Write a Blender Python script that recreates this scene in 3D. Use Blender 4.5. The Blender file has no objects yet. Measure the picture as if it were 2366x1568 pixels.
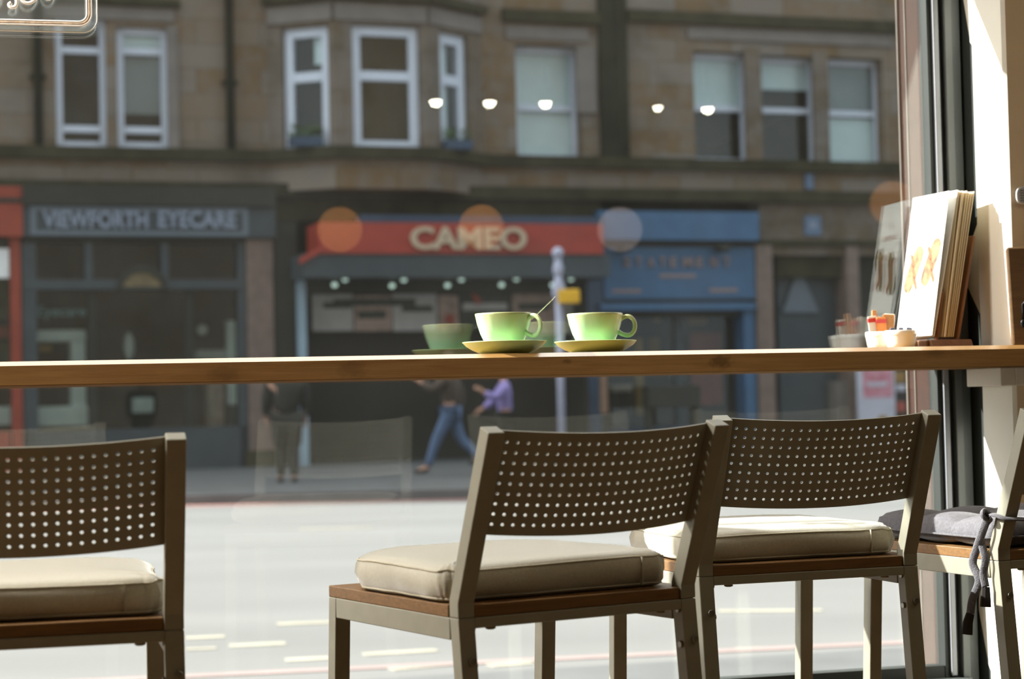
import bpy, bmesh, math, random
from mathutils import Vector, Matrix
random.seed(7)
S = bpy.context.scene
COL = S.collection
pi = math.pi

# ---------------------------------------------------------------- camera
FPX, PITCH, ROLL = 4447.0, 0.0316, 0.0228
CAM = Vector((0, 0, 0.97))
cam = bpy.data.cameras.new('camera')
co = bpy.data.objects.new('camera', cam)
COL.objects.link(co)
cam.sensor_width = 36.0
cam.sensor_fit = 'HORIZONTAL'
cam.lens = 36.0 * FPX / 2366.0
cam.clip_start, cam.clip_end = 0.05, 400
_fw = Vector((0, math.cos(PITCH), math.sin(PITCH)))
_up = Vector((0, -math.sin(PITCH), math.cos(PITCH)))
_rt = Vector((1, 0, 0))
_r = _rt * math.cos(ROLL) - _up * math.sin(ROLL)
_u = _rt * math.sin(ROLL) + _up * math.cos(ROLL)
M = Matrix((_r, _u, -_fw)).transposed().to_4x4()
M.translation = CAM
co.matrix_world = M
cam.dof.use_dof = True
cam.dof.focus_distance = 3.45
cam.dof.aperture_fstop = 4.6
S.camera = co

# ---------------------------------------------------------------- sky, sun, exposure
SKY_BRIGHT, SKY_DIM = 5.5, 1.3
SUN = 24.0
FILL, FILL_L = 9.0, 55.0
w = bpy.data.worlds.new('sky')
S.world = w
w.use_nodes = True
nt = w.node_tree
nt.nodes.clear()
out = nt.nodes.new('ShaderNodeOutputWorld')
bg = nt.nodes.new('ShaderNodeBackground')
tcw = nt.nodes.new('ShaderNodeTexCoord')
dt = nt.nodes.new('ShaderNodeVectorMath')
dt.operation = 'DOT_PRODUCT'
dt.inputs[1].default_value = Vector((-0.55, 0.70, 0.46)).normalized()
nt.links.new(tcw.outputs['Generated'], dt.inputs[0])
mr = nt.nodes.new('ShaderNodeMapRange')
mr.interpolation_type = 'SMOOTHSTEP'
mr.inputs['From Min'].default_value, mr.inputs['From Max'].default_value = -0.1, 0.8
nt.links.new(dt.outputs['Value'], mr.inputs['Value'])
st = nt.nodes.new('ShaderNodeMapRange')
st.inputs['To Min'].default_value, st.inputs['To Max'].default_value = SKY_DIM, SKY_BRIGHT
nt.links.new(mr.outputs[0], st.inputs['Value'])
sc_ = nt.nodes.new('ShaderNodeMix')
sc_.data_type = 'RGBA'
sc_.inputs['A'].default_value = (0.78, 0.90, 1.0, 1)
sc_.inputs['B'].default_value = (1.0, 0.98, 0.93, 1)
nt.links.new(mr.outputs[0], sc_.inputs['Factor'])
nt.links.new(sc_.outputs['Result'], bg.inputs['Color'])
nt.links.new(st.outputs[0], bg.inputs['Strength'])
nt.links.new(bg.outputs[0], out.inputs[0])

sun = bpy.data.lights.new('sun', 'SUN')
sun.energy = SUN
sun.angle = 0.0093
sun.color = (1.0, 0.97, 0.91)
so = bpy.data.objects.new('sun', sun)
COL.objects.link(so)
TO_SUN = Vector((-0.8096, 0.1777, 0.559)).normalized()
so.rotation_euler = TO_SUN.to_track_quat('Z', 'Y').to_euler()
so.location = TO_SUN * 60

S.view_settings.view_transform = 'Standard'
S.view_settings.look = 'None'
S.view_settings.gamma = 1
S.view_settings.use_curve_mapping = False
S.view_settings.exposure = 0.0
S.cycles.max_bounces = 10
S.cycles.transparent_max_bounces = 16
S.cycles.sample_clamp_indirect = 6
S.cycles.caustics_reflective = False
S.cycles.caustics_refractive = False

# ---------------------------------------------------------------- frames of reference
TG = 0.25                                 # the shop window's turn from the camera
G = Vector((0, 4.06, 0))                  # a point of the glass plane on the floor
RG = Matrix.Rotation(TG, 4, 'Z')
TF = 0.325                                # the turn of the street front opposite
FO = Vector((0, 34.0, 0))
RF = Matrix.Rotation(TF, 4, 'Z')
Z_ST, Z_PV = -0.17, -0.05                 # road level, far pavement level


def WG(x, y, z=0.0):
    return G + RG @ Vector((x, y, z))


def ray(px, py):
    uu, vv = px - 1183.0, -(py - 784.0)
    return (_r * uu + _u * vv) / FPX + _fw


def onplane(px, py, p0, th, off=0.0):
    n = Vector((-math.sin(th), math.cos(th), 0))
    e = Vector((math.cos(th), math.sin(th), 0))
    d = ray(px, py)
    t = ((p0 - CAM).dot(n) + off) / d.dot(n)
    X = CAM + d * t
    return (X - p0).dot(e), X.z


def fac(px, py, off=0.0):
    return onplane(px, py, FO, TF, off)


def win(px, py, off=0.0):
    return onplane(px, py, G, TG, off)


def ground(px, py, z):
    d = ray(px, py)
    t = (z - CAM.z) / d.z
    return CAM + d * t


def frect(x0, y0, x1, y1, off=0.0, f=fac):
    xm, ym = (x0 + x1) / 2, (y0 + y1) / 2
    return f(x0, ym, off)[0], f(x1, ym, off)[0], f(xm, y1, off)[1], f(xm, y0, off)[1]


# ---------------------------------------------------------------- materials
MATS = {}


def _pr(name):
    m = bpy.data.materials.new(name)
    m.use_nodes = True
    return m, m.node_tree, m.node_tree.nodes['Principled BSDF']


def mat(name, col, rough=0.6, var=0.12, scale=12.0, metal=0.0, spec=0.4, bump=0.0, bscale=60.0, sheen=0.0, coat=0.0, stretch=None, col2=None):
    m, t, b = _pr(name)
    tc = t.nodes.new('ShaderNodeTexCoord')
    src = tc.outputs['Object']
    if stretch:
        mp = t.nodes.new('ShaderNodeMapping')
        mp.inputs['Scale'].default_value = stretch
        t.links.new(src, mp.inputs[0])
        src = mp.outputs[0]
    n = t.nodes.new('ShaderNodeTexNoise')
    n.inputs['Scale'].default_value = scale
    n.inputs['Detail'].default_value = 5
    t.links.new(src, n.inputs['Vector'])
    r = t.nodes.new('ShaderNodeMapRange')
    r.inputs['From Min'].default_value, r.inputs['From Max'].default_value = 0.3, 0.7
    t.links.new(n.outputs[0], r.inputs['Value'])
    mx = t.nodes.new('ShaderNodeMix')
    mx.data_type = 'RGBA'
    c = Vector(col)
    a = [max(0, v * (1 - var)) for v in c]
    d = list(col2) if col2 else [min(1, v * (1 + var)) for v in c]
    mx.inputs['A'].default_value = (*a, 1)
    mx.inputs['B'].default_value = (*d, 1)
    t.links.new(r.outputs[0], mx.inputs['Factor'])
    t.links.new(mx.outputs['Result'], b.inputs['Base Color'])
    b.inputs['Roughness'].default_value = rough
    b.inputs['Metallic'].default_value = metal
    b.inputs['Specular IOR Level'].default_value = spec
    if sheen:
        b.inputs['Sheen Weight'].default_value = sheen
        b.inputs['Sheen Roughness'].default_value = 0.4
    if coat:
        b.inputs['Coat Weight'].default_value = coat
        b.inputs['Coat Roughness'].default_value = 0.08
    if bump:
        n2 = t.nodes.new('ShaderNodeTexNoise')
        n2.inputs['Scale'].default_value = bscale
        n2.inputs['Detail'].default_value = 3
        t.links.new(src, n2.inputs['Vector'])
        bp = t.nodes.new('ShaderNodeBump')
        bp.inputs['Strength'].default_value = bump
        bp.inputs['Distance'].default_value = 0.01
        t.links.new(n2.outputs[0], bp.inputs['Height'])
        t.links.new(bp.outputs[0], b.inputs['Normal'])
    MATS[name] = m
    return m


def mat_emit(name, col, strength):
    m, t, b = _pr(name)
    b.inputs['Base Color'].default_value = (*col, 1)
    b.inputs['Emission Color'].default_value = (*col, 1)
    b.inputs['Emission Strength'].default_value = strength
    MATS[name] = m
    return m


def mat_glass(name, tint=(0.96, 0.98, 0.97), haze=0.012, f0=0.04):
    m = bpy.data.materials.new(name)
    m.use_nodes = True
    t = m.node_tree
    t.nodes.clear()
    o = t.nodes.new('ShaderNodeOutputMaterial')
    tr = t.nodes.new('ShaderNodeBsdfTransparent')
    tr.inputs[0].default_value = (*tint, 1)
    gl = t.nodes.new('ShaderNodeBsdfGlossy')
    gl.inputs['Roughness'].default_value = 0.0
    lw = t.nodes.new('ShaderNodeLayerWeight')
    lw.inputs[0].default_value = 0.5
    p = t.nodes.new('ShaderNodeMath')
    p.operation = 'POWER'
    p.inputs[1].default_value = 5
    t.links.new(lw.outputs['Facing'], p.inputs[0])
    q = t.nodes.new('ShaderNodeMath')
    q.operation = 'MULTIPLY_ADD'
    q.inputs[1].default_value = 1 - f0
    q.inputs[2].default_value = f0
    t.links.new(p.outputs[0], q.inputs[0])
    mx = t.nodes.new('ShaderNodeMixShader')
    t.links.new(q.outputs[0], mx.inputs[0])
    t.links.new(tr.outputs[0], mx.inputs[1])
    t.links.new(gl.outputs[0], mx.inputs[2])
    last = mx.outputs[0]
    if haze:
        df = t.nodes.new('ShaderNodeBsdfTranslucent')  # thin scatter added as a haze that lifts the darks
        df.inputs[0].default_value = (0.8, 0.8, 0.75, 1)
        tc = t.nodes.new('ShaderNodeTexCoord')
        nz = t.nodes.new('ShaderNodeTexNoise')
        nz.inputs['Scale'].default_value = 3
        nz.inputs['Detail'].default_value = 8
        t.links.new(tc.outputs['Object'], nz.inputs['Vector'])
        mm = t.nodes.new('ShaderNodeMath')
        mm.operation = 'MULTIPLY'
        mm.inputs[1].default_value = haze * 2
        t.links.new(nz.outputs[0], mm.inputs[0])
        m2 = t.nodes.new('ShaderNodeMixShader')
        t.links.new(mm.outputs[0], m2.inputs[0])
        t.links.new(last, m2.inputs[1])
        t.links.new(df.outputs[0], m2.inputs[2])
        last = m2.outputs[0]
    t.links.new(last, o.inputs[0])
    MATS[name] = m
    return m


def mat_wood(name, ca, cb, scale=6.0, stretch=(1, 14, 14), rough=0.45, knots=(), dark=(0.06, 0.03, 0.012), spec=0.4, coat=0.0):
    m, t, b = _pr(name)
    tc = t.nodes.new('ShaderNodeTexCoord')
    mp = t.nodes.new('ShaderNodeMapping')
    mp.inputs['Scale'].default_value = stretch
    t.links.new(tc.outputs['Object'], mp.inputs[0])
    n = t.nodes.new('ShaderNodeTexNoise')
    n.inputs['Scale'].default_value = scale
    n.inputs['Detail'].default_value = 7
    n.inputs['Roughness'].default_value = 0.65
    n.inputs['Distortion'].default_value = 0.6
    t.links.new(mp.outputs[0], n.inputs['Vector'])
    r = t.nodes.new('ShaderNodeMapRange')
    r.inputs['From Min'].default_value, r.inputs['From Max'].default_value = 0.32, 0.68
    t.links.new(n.outputs[0], r.inputs['Value'])
    mx = t.nodes.new('ShaderNodeMix')
    mx.data_type = 'RGBA'
    mx.inputs['A'].default_value = (*ca, 1)
    mx.inputs['B'].default_value = (*cb, 1)
    t.links.new(r.outputs[0], mx.inputs['Factor'])
    last = mx.outputs['Result']
    for kp, ks, kd in knots:
        sb = t.nodes.new('ShaderNodeVectorMath')
        sb.operation = 'SUBTRACT'
        sb.inputs[1].default_value = kp
        t.links.new(tc.outputs['Object'], sb.inputs[0])
        ml = t.nodes.new('ShaderNodeVectorMath')
        ml.operation = 'MULTIPLY'
        ml.inputs[1].default_value = (1 / ks[0], 0.0, 1 / ks[1])
        t.links.new(sb.outputs[0], ml.inputs[0])
        nd = t.nodes.new('ShaderNodeTexNoise')
        nd.inputs['Scale'].default_value = 2.2
        t.links.new(ml.outputs[0], nd.inputs['Vector'])
        ln = t.nodes.new('ShaderNodeVectorMath')
        ln.operation = 'LENGTH'
        t.links.new(ml.outputs[0], ln.inputs[0])
        ad = t.nodes.new('ShaderNodeMath')
        ad.operation = 'ADD'
        t.links.new(ln.outputs['Value'], ad.inputs[0])
        t.links.new(nd.outputs[0], ad.inputs[1])
        cr = t.nodes.new('ShaderNodeMapRange')
        cr.inputs['From Min'].default_value, cr.inputs['From Max'].default_value = 0.9, 1.5
        cr.inputs['To Min'].default_value, cr.inputs['To Max'].default_value = kd, 0.0
        t.links.new(ad.outputs[0], cr.inputs['Value'])
        m3 = t.nodes.new('ShaderNodeMix')
        m3.data_type = 'RGBA'
        t.links.new(cr.outputs[0], m3.inputs['Factor'])
        t.links.new(last, m3.inputs['A'])
        m3.inputs['B'].default_value = (*dark, 1)
        last = m3.outputs['Result']
    t.links.new(last, b.inputs['Base Color'])
    b.inputs['Roughness'].default_value = rough
    b.inputs['Specular IOR Level'].default_value = spec
    b.inputs['Coat Weight'].default_value = coat
    b.inputs['Coat Roughness'].default_value = 0.18
    MATS[name] = m
    return m


def mat_stone(name, c1, c2, mortar, bw=1.1, bh=0.42, stain=(0.03, 0.03, 0.02), amount=0.5):
    m, t, b = _pr(name)
    tc = t.nodes.new('ShaderNodeTexCoord')
    sp = t.nodes.new('ShaderNodeSeparateXYZ')
    t.links.new(tc.outputs['Object'], sp.inputs[0])
    cb = t.nodes.new('ShaderNodeCombineXYZ')
    t.links.new(sp.outputs['X'], cb.inputs['X'])
    t.links.new(sp.outputs['Z'], cb.inputs['Y'])
    bk = t.nodes.new('ShaderNodeTexBrick')
    bk.inputs['Scale'].default_value = 1
    bk.inputs['Brick Width'].default_value = bw
    bk.inputs['Row Height'].default_value = bh
    bk.inputs['Mortar Size'].default_value = 0.012
    bk.inputs['Mortar Smooth'].default_value = 0.4
    bk.inputs['Color1'].default_value = (*c1, 1)
    bk.inputs['Color2'].default_value = (*c2, 1)
    bk.inputs['Mortar'].default_value = (*mortar, 1)
    bk.inputs['Bias'].default_value = -0.1
    t.links.new(cb.outputs[0], bk.inputs['Vector'])
    n = t.nodes.new('ShaderNodeTexNoise')
    n.inputs['Scale'].default_value = 0.9
    n.inputs['Detail'].default_value = 6
    t.links.new(tc.outputs['Object'], n.inputs['Vector'])
    r = t.nodes.new('ShaderNodeMapRange')
    r.inputs['From Min'].default_value, r.inputs['From Max'].default_value = 0.48, 0.75
    r.inputs['To Max'].default_value = amount
    t.links.new(n.outputs[0], r.inputs['Value'])
    mx = t.nodes.new('ShaderNodeMix')
    mx.data_type = 'RGBA'
    t.links.new(r.outputs[0], mx.inputs['Factor'])
    t.links.new(bk.outputs['Color'], mx.inputs['A'])
    mx.inputs['B'].default_value = (*stain, 1)
    n3 = t.nodes.new('ShaderNodeTexNoise')
    n3.inputs['Scale'].default_value = 2.4
    n3.inputs['Detail'].default_value = 8
    n3.inputs['Roughness'].default_value = 0.7
    t.links.new(tc.outputs['Object'], n3.inputs['Vector'])
    r3 = t.nodes.new('ShaderNodeMapRange')
    r3.inputs['From Min'].default_value, r3.inputs['From Max'].default_value = 0.45, 0.62
    r3.inputs['To Max'].default_value = 0.55
    t.links.new(n3.outputs[0], r3.inputs['Value'])
    m5 = t.nodes.new('ShaderNodeMix')
    m5.data_type = 'RGBA'
    t.links.new(r3.outputs[0], m5.inputs['Factor'])
    t.links.new(mx.outputs['Result'], m5.inputs['A'])
    m5.inputs['B'].default_value = (0.185, 0.165, 0.15, 1)
    t.links.new(m5.outputs['Result'], b.inputs['Base Color'])
    b.inputs['Roughness'].default_value = 0.9
    b.inputs['Specular IOR Level'].default_value = 0.1
    MATS[name] = m
    return m


def mat_glaze(name, ca, cb, cz0, cz1):
    # reactive glaze: green below drifting to straw-brown blotches near the rim
    m, t, b = _pr(name)
    tc = t.nodes.new('ShaderNodeTexCoord')
    sp = t.nodes.new('ShaderNodeSeparateXYZ')
    t.links.new(tc.outputs['Object'], sp.inputs[0])
    n = t.nodes.new('ShaderNodeTexNoise')
    n.inputs['Scale'].default_value = 28
    n.inputs['Detail'].default_value = 4
    t.links.new(tc.outputs['Object'], n.inputs['Vector'])
    r = t.nodes.new('ShaderNodeMapRange')
    r.inputs['From Min'].default_value, r.inputs['From Max'].default_value = cz0, cz1
    t.links.new(sp.outputs['Z'], r.inputs['Value'])
    a = t.nodes.new('ShaderNodeMath')
    a.operation = 'MULTIPLY'
    t.links.new(r.outputs[0], a.inputs[0])
    t.links.new(n.outputs[0], a.inputs[1])
    a2 = t.nodes.new('ShaderNodeMath')
    a2.operation = 'MULTIPLY'
    a2.use_clamp = True
    a2.inputs[1].default_value = 1.7
    t.links.new(a.outputs[0], a2.inputs[0])
    mx = t.nodes.new('ShaderNodeMix')
    mx.data_type = 'RGBA'
    mx.inputs['A'].default_value = (*ca, 1)
    mx.inputs['B'].default_value = (*cb, 1)
    t.links.new(a2.outputs[0], mx.inputs['Factor'])
    t.links.new(mx.outputs['Result'], b.inputs['Base Color'])
    b.inputs['Roughness'].default_value = 0.22
    b.inputs['Specular IOR Level'].default_value = 0.5
    MATS[name] = m
    return m


mat('chair_paint', (0.265, 0.252, 0.200), rough=0.42, var=0.06, scale=30, spec=0.45)
mat('bolt_steel', (0.30, 0.29, 0.26), rough=0.3, metal=0.9, var=0.1)
mat('canvas', (0.42, 0.385, 0.30), rough=0.55, var=0.08, scale=220, spec=0.5, bump=0.2, bscale=700, sheen=1.0)
mat('piping', (0.45, 0.41, 0.32), rough=0.8, var=0.1, scale=300, spec=0.2)
mat('grey_cloth', (0.13, 0.125, 0.14), rough=0.9, var=0.18, scale=160, spec=0.15, bump=0.3, bscale=500, sheen=0.2)
mat('dark_tip', (0.02, 0.016, 0.014), rough=0.8)
mat_wood('seat_wood', (0.135, 0.068, 0.023), (0.215, 0.112, 0.042), stretch=(2, 16, 40))
mat('plaster', (0.80, 0.77, 0.70), rough=0.9, var=0.03, scale=9, spec=0.15, bump=0.05)
mat('plaster_shaded', (0.74, 0.60, 0.44), rough=0.9, var=0.05, scale=9, spec=0.15)  # browner copy of the plaster for the pier face in shade
mat('ceiling_paint', (0.55, 0.52, 0.46), rough=0.9, var=0.04)
mat('room_paint', (0.15, 0.125, 0.09), rough=0.9, var=0.06)
mat_wood('floor_wood', (0.16, 0.10, 0.05), (0.24, 0.15, 0.08), stretch=(10, 1, 1), scale=4)
mat('frame_grey', (0.085, 0.095, 0.095), rough=0.4, var=0.08, spec=0.5)
mat('frame_light', (0.24, 0.25, 0.28), rough=0.35, var=0.08, spec=0.5)
mat('gasket', (0.016, 0.02, 0.018), rough=0.6, var=0.1)
mat('red_paint', (0.105, 0.030, 0.014), rough=0.45, var=0.15, scale=20)
mat('bead_paint', (0.40, 0.34, 0.30), rough=0.5)
mat_glass('pane_glass', haze=0.003, f0=0.06)
mat_glass('acrylic', tint=(0.96, 0.97, 0.97), haze=0.012, f0=0.05)
mat('acrylic_edge', (0.9, 0.88, 0.84), rough=0.3, var=0.02)
mat('tube_white', (0.95, 0.92, 0.88), rough=0.35, var=0.02)
mat('tube_core', (0.60, 0.46, 0.34), rough=0.5, var=0.35, scale=90)
mat('card_white', (0.86, 0.85, 0.82), rough=0.55, var=0.01, spec=0.3)
mat('card_shaded', (0.74, 0.63, 0.45), rough=0.6, var=0.03)  # brown shading of the stacked menus put into their colour
mat('card_kraft', (0.62, 0.50, 0.33), rough=0.8, var=0.06)
mat('card_orange', (0.30, 0.075, 0.02), rough=0.6, var=0.35, scale=90)
mat('card_brown', (0.16, 0.075, 0.025), rough=0.6, var=0.6, scale=45, col2=(0.30, 0.22, 0.09))
mat('card_ink', (0.38, 0.36, 0.34), rough=0.6, var=0.02)
mat_wood('stand_wood', (0.14, 0.055, 0.02), (0.22, 0.095, 0.035), stretch=(8, 8, 2))
mat_wood('box_wood', (0.075, 0.038, 0.014), (0.12, 0.065, 0.026), stretch=(2, 2, 12))
mat('black_wire', (0.012, 0.012, 0.012), rough=0.4, metal=0.6)
mat('ramekin_white', (0.80, 0.78, 0.73), rough=0.3, var=0.03, coat=0.3)
mat('sachet_kraft', (0.52, 0.26, 0.10), rough=0.7, var=0.15, scale=80)
mat('sachet_orange', (0.75, 0.24, 0.05), rough=0.6, var=0.15, scale=80)
mat('sachet_red', (0.62, 0.06, 0.05), rough=0.6, var=0.1)
mat('sachet_white', (0.80, 0.72, 0.62), rough=0.6, var=0.05)
mat('sachet_grey', (0.10, 0.10, 0.13), rough=0.6, var=0.2)
mat('silver', (0.75, 0.74, 0.70), rough=0.2, metal=1.0, var=0.03)
mat_glaze('cup_glaze', (0.40, 0.66, 0.46), (0.50, 0.50, 0.22), 0.02, 0.075)
mat_glaze('saucer_glaze', (0.50, 0.70, 0.36), (0.48, 0.60, 0.24), 0.0, 0.03)
mat('grille_grey', (0.52, 0.53, 0.56), rough=0.4, var=0.05)
mat('coffee', (0.05, 0.025, 0.01), rough=0.15)
# street
mat('asphalt', (0.116, 0.116, 0.116), rough=0.9, var=0.10, scale=0.9, spec=0.15, stretch=(0.25, 1, 1))
mat('paving', (0.09, 0.092, 0.095), rough=0.9, var=0.12, scale=2.5, spec=0.15)
mat('kerb_stone', (0.10, 0.105, 0.11), rough=0.85, var=0.15, scale=3)
mat('faded_red_line', (0.20, 0.145, 0.14), rough=0.85, var=0.1, scale=4)
mat('red_line', (0.33, 0.13, 0.11), rough=0.8, var=0.15, scale=5)
mat('old_line', (0.215, 0.20, 0.16), rough=0.85, var=0.2, scale=4)
mat_stone('sandstone', (0.165, 0.108, 0.058), (0.205, 0.178, 0.155), (0.10, 0.078, 0.052))
mat_stone('bay_stone', (0.135, 0.098, 0.065), (0.16, 0.135, 0.115), (0.09, 0.07, 0.05), bw=0.9, bh=0.7, amount=0.4)
mat('dark_stone', (0.042, 0.038, 0.022), rough=0.95, var=0.3, scale=2.5, spec=0.1)  # one even dark tone for courses, cornices and plinths
mat('dull_black', (0.028, 0.028, 0.018), rough=0.95, var=0.25, scale=2, spec=0.1)  # one even near-black tone
mat('trim_stone', (0.18, 0.16, 0.145), rough=0.9, var=0.15, scale=2, spec=0.1)
mat('pink_granite', (0.165, 0.115, 0.095), rough=0.6, var=0.15, scale=6)
mat('sash_white', (0.55, 0.60, 0.70), rough=0.5, var=0.04)
mat('blind_aqua', (0.62, 0.72, 0.73), rough=0.8, var=0.05, scale=2)
mat('blind_grey', (0.22, 0.24, 0.24), rough=0.8, var=0.1, scale=2)
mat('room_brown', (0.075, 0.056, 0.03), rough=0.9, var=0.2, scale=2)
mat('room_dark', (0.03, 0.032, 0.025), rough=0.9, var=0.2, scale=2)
mat_glass('shop_glass', tint=(0.80, 0.84, 0.82), haze=0.0, f0=0.025)
mat_glass('sash_glass', tint=(0.93, 0.95, 0.95), haze=0.0, f0=0.03)
mat('slate_paint', (0.040, 0.052, 0.060), rough=0.5, var=0.12, scale=3)
mat('slate_light', (0.115, 0.14, 0.17), rough=0.5, var=0.08, scale=3)
mat('letter_blue', (0.21, 0.245, 0.32), rough=0.5, var=0.05)
mat('black_paint', (0.020, 0.020, 0.014), rough=0.6, var=0.2, scale=3)
mat('cinema_red', (0.29, 0.034, 0.020), rough=0.5, var=0.1, scale=3)
mat('cream_letter', (0.46, 0.36, 0.25), rough=0.5, var=0.05)
mat('shop_red', (0.26, 0.040, 0.020), rough=0.5, var=0.12, scale=3)
mat('shop_blue', (0.040, 0.105, 0.205), rough=0.5, var=0.10, scale=3)
mat('shop_blue_dark', (0.028, 0.052, 0.095), rough=0.5, var=0.12, scale=3)
mat('rose_letter', (0.25, 0.18, 0.17), rough=0.6, var=0.05)
mat('pale_blue', (0.26, 0.36, 0.44), rough=0.4, var=0.12, scale=2)
mat('poster_grey', (0.46, 0.46, 0.46), rough=0.7, var=0.12, scale=5)
mat('poster_rose', (0.38, 0.29, 0.25), rough=0.7, var=0.3, scale=7)
mat('poster_dark', (0.05, 0.06, 0.05), rough=0.7, var=0.3, scale=6)
mat('poster_red', (0.34, 0.07, 0.05), rough=0.7, var=0.2, scale=3)
mat('poster_pink', (0.60, 0.16, 0.22), rough=0.7, var=0.3, scale=6, col2=(0.62, 0.33, 0.40))
mat('poster_white', (0.48, 0.48, 0.56), rough=0.7, var=0.08, scale=5)
mat('display_white', (0.78, 0.80, 0.80), rough=0.6, var=0.08, scale=4)
mat('display_tan', (0.16, 0.12, 0.06), rough=0.7, var=0.3, scale=8)
mat('display_green', (0.06, 0.07, 0.03), rough=0.8, var=0.4, scale=6)
mat('teal_letter', (0.09, 0.15, 0.14), rough=0.6, var=0.05)
mat('amber_box', (0.62, 0.36, 0.01), rough=0.5, var=0.08)
mat('sign_lilac', (0.32, 0.34, 0.46), rough=0.4, var=0.12, scale=6)
mat('plaque_blue', (0.10, 0.15, 0.24), rough=0.5, var=0.15)
mat('leaf_green', (0.05, 0.085, 0.025), rough=0.7, var=0.4, scale=20)
mat('tan_wood', (0.24, 0.14, 0.09), rough=0.7, var=0.2)
mat('ochre', (0.28, 0.15, 0.03), rough=0.7, var=0.2)
mat('skin', (0.42, 0.23, 0.16), rough=0.6, var=0.05)
mat('cloth_black', (0.016, 0.016, 0.013), rough=0.9)
mat('cloth_brown', (0.065, 0.048, 0.038), rough=0.9)
mat('cloth_denim', (0.075, 0.12, 0.215), rough=0.9, var=0.15, scale=14)
mat('cloth_purple', (0.24, 0.20, 0.46), rough=0.9)
mat('hair_brown', (0.05, 0.03, 0.018), rough=0.7)
mat('shoe_dark', (0.02, 0.018, 0.016), rough=0.6)
mat_emit('globe_amber', (1.0, 0.42, 0.12), 1.1)
mat_emit('globe_cool', (0.75, 0.62, 0.58), 1.1)
mat_emit('spot_white', (1.0, 0.95, 0.72), 60.0)
mat_emit('bulb_cool', (0.72, 0.95, 0.85), 0.75)


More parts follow.
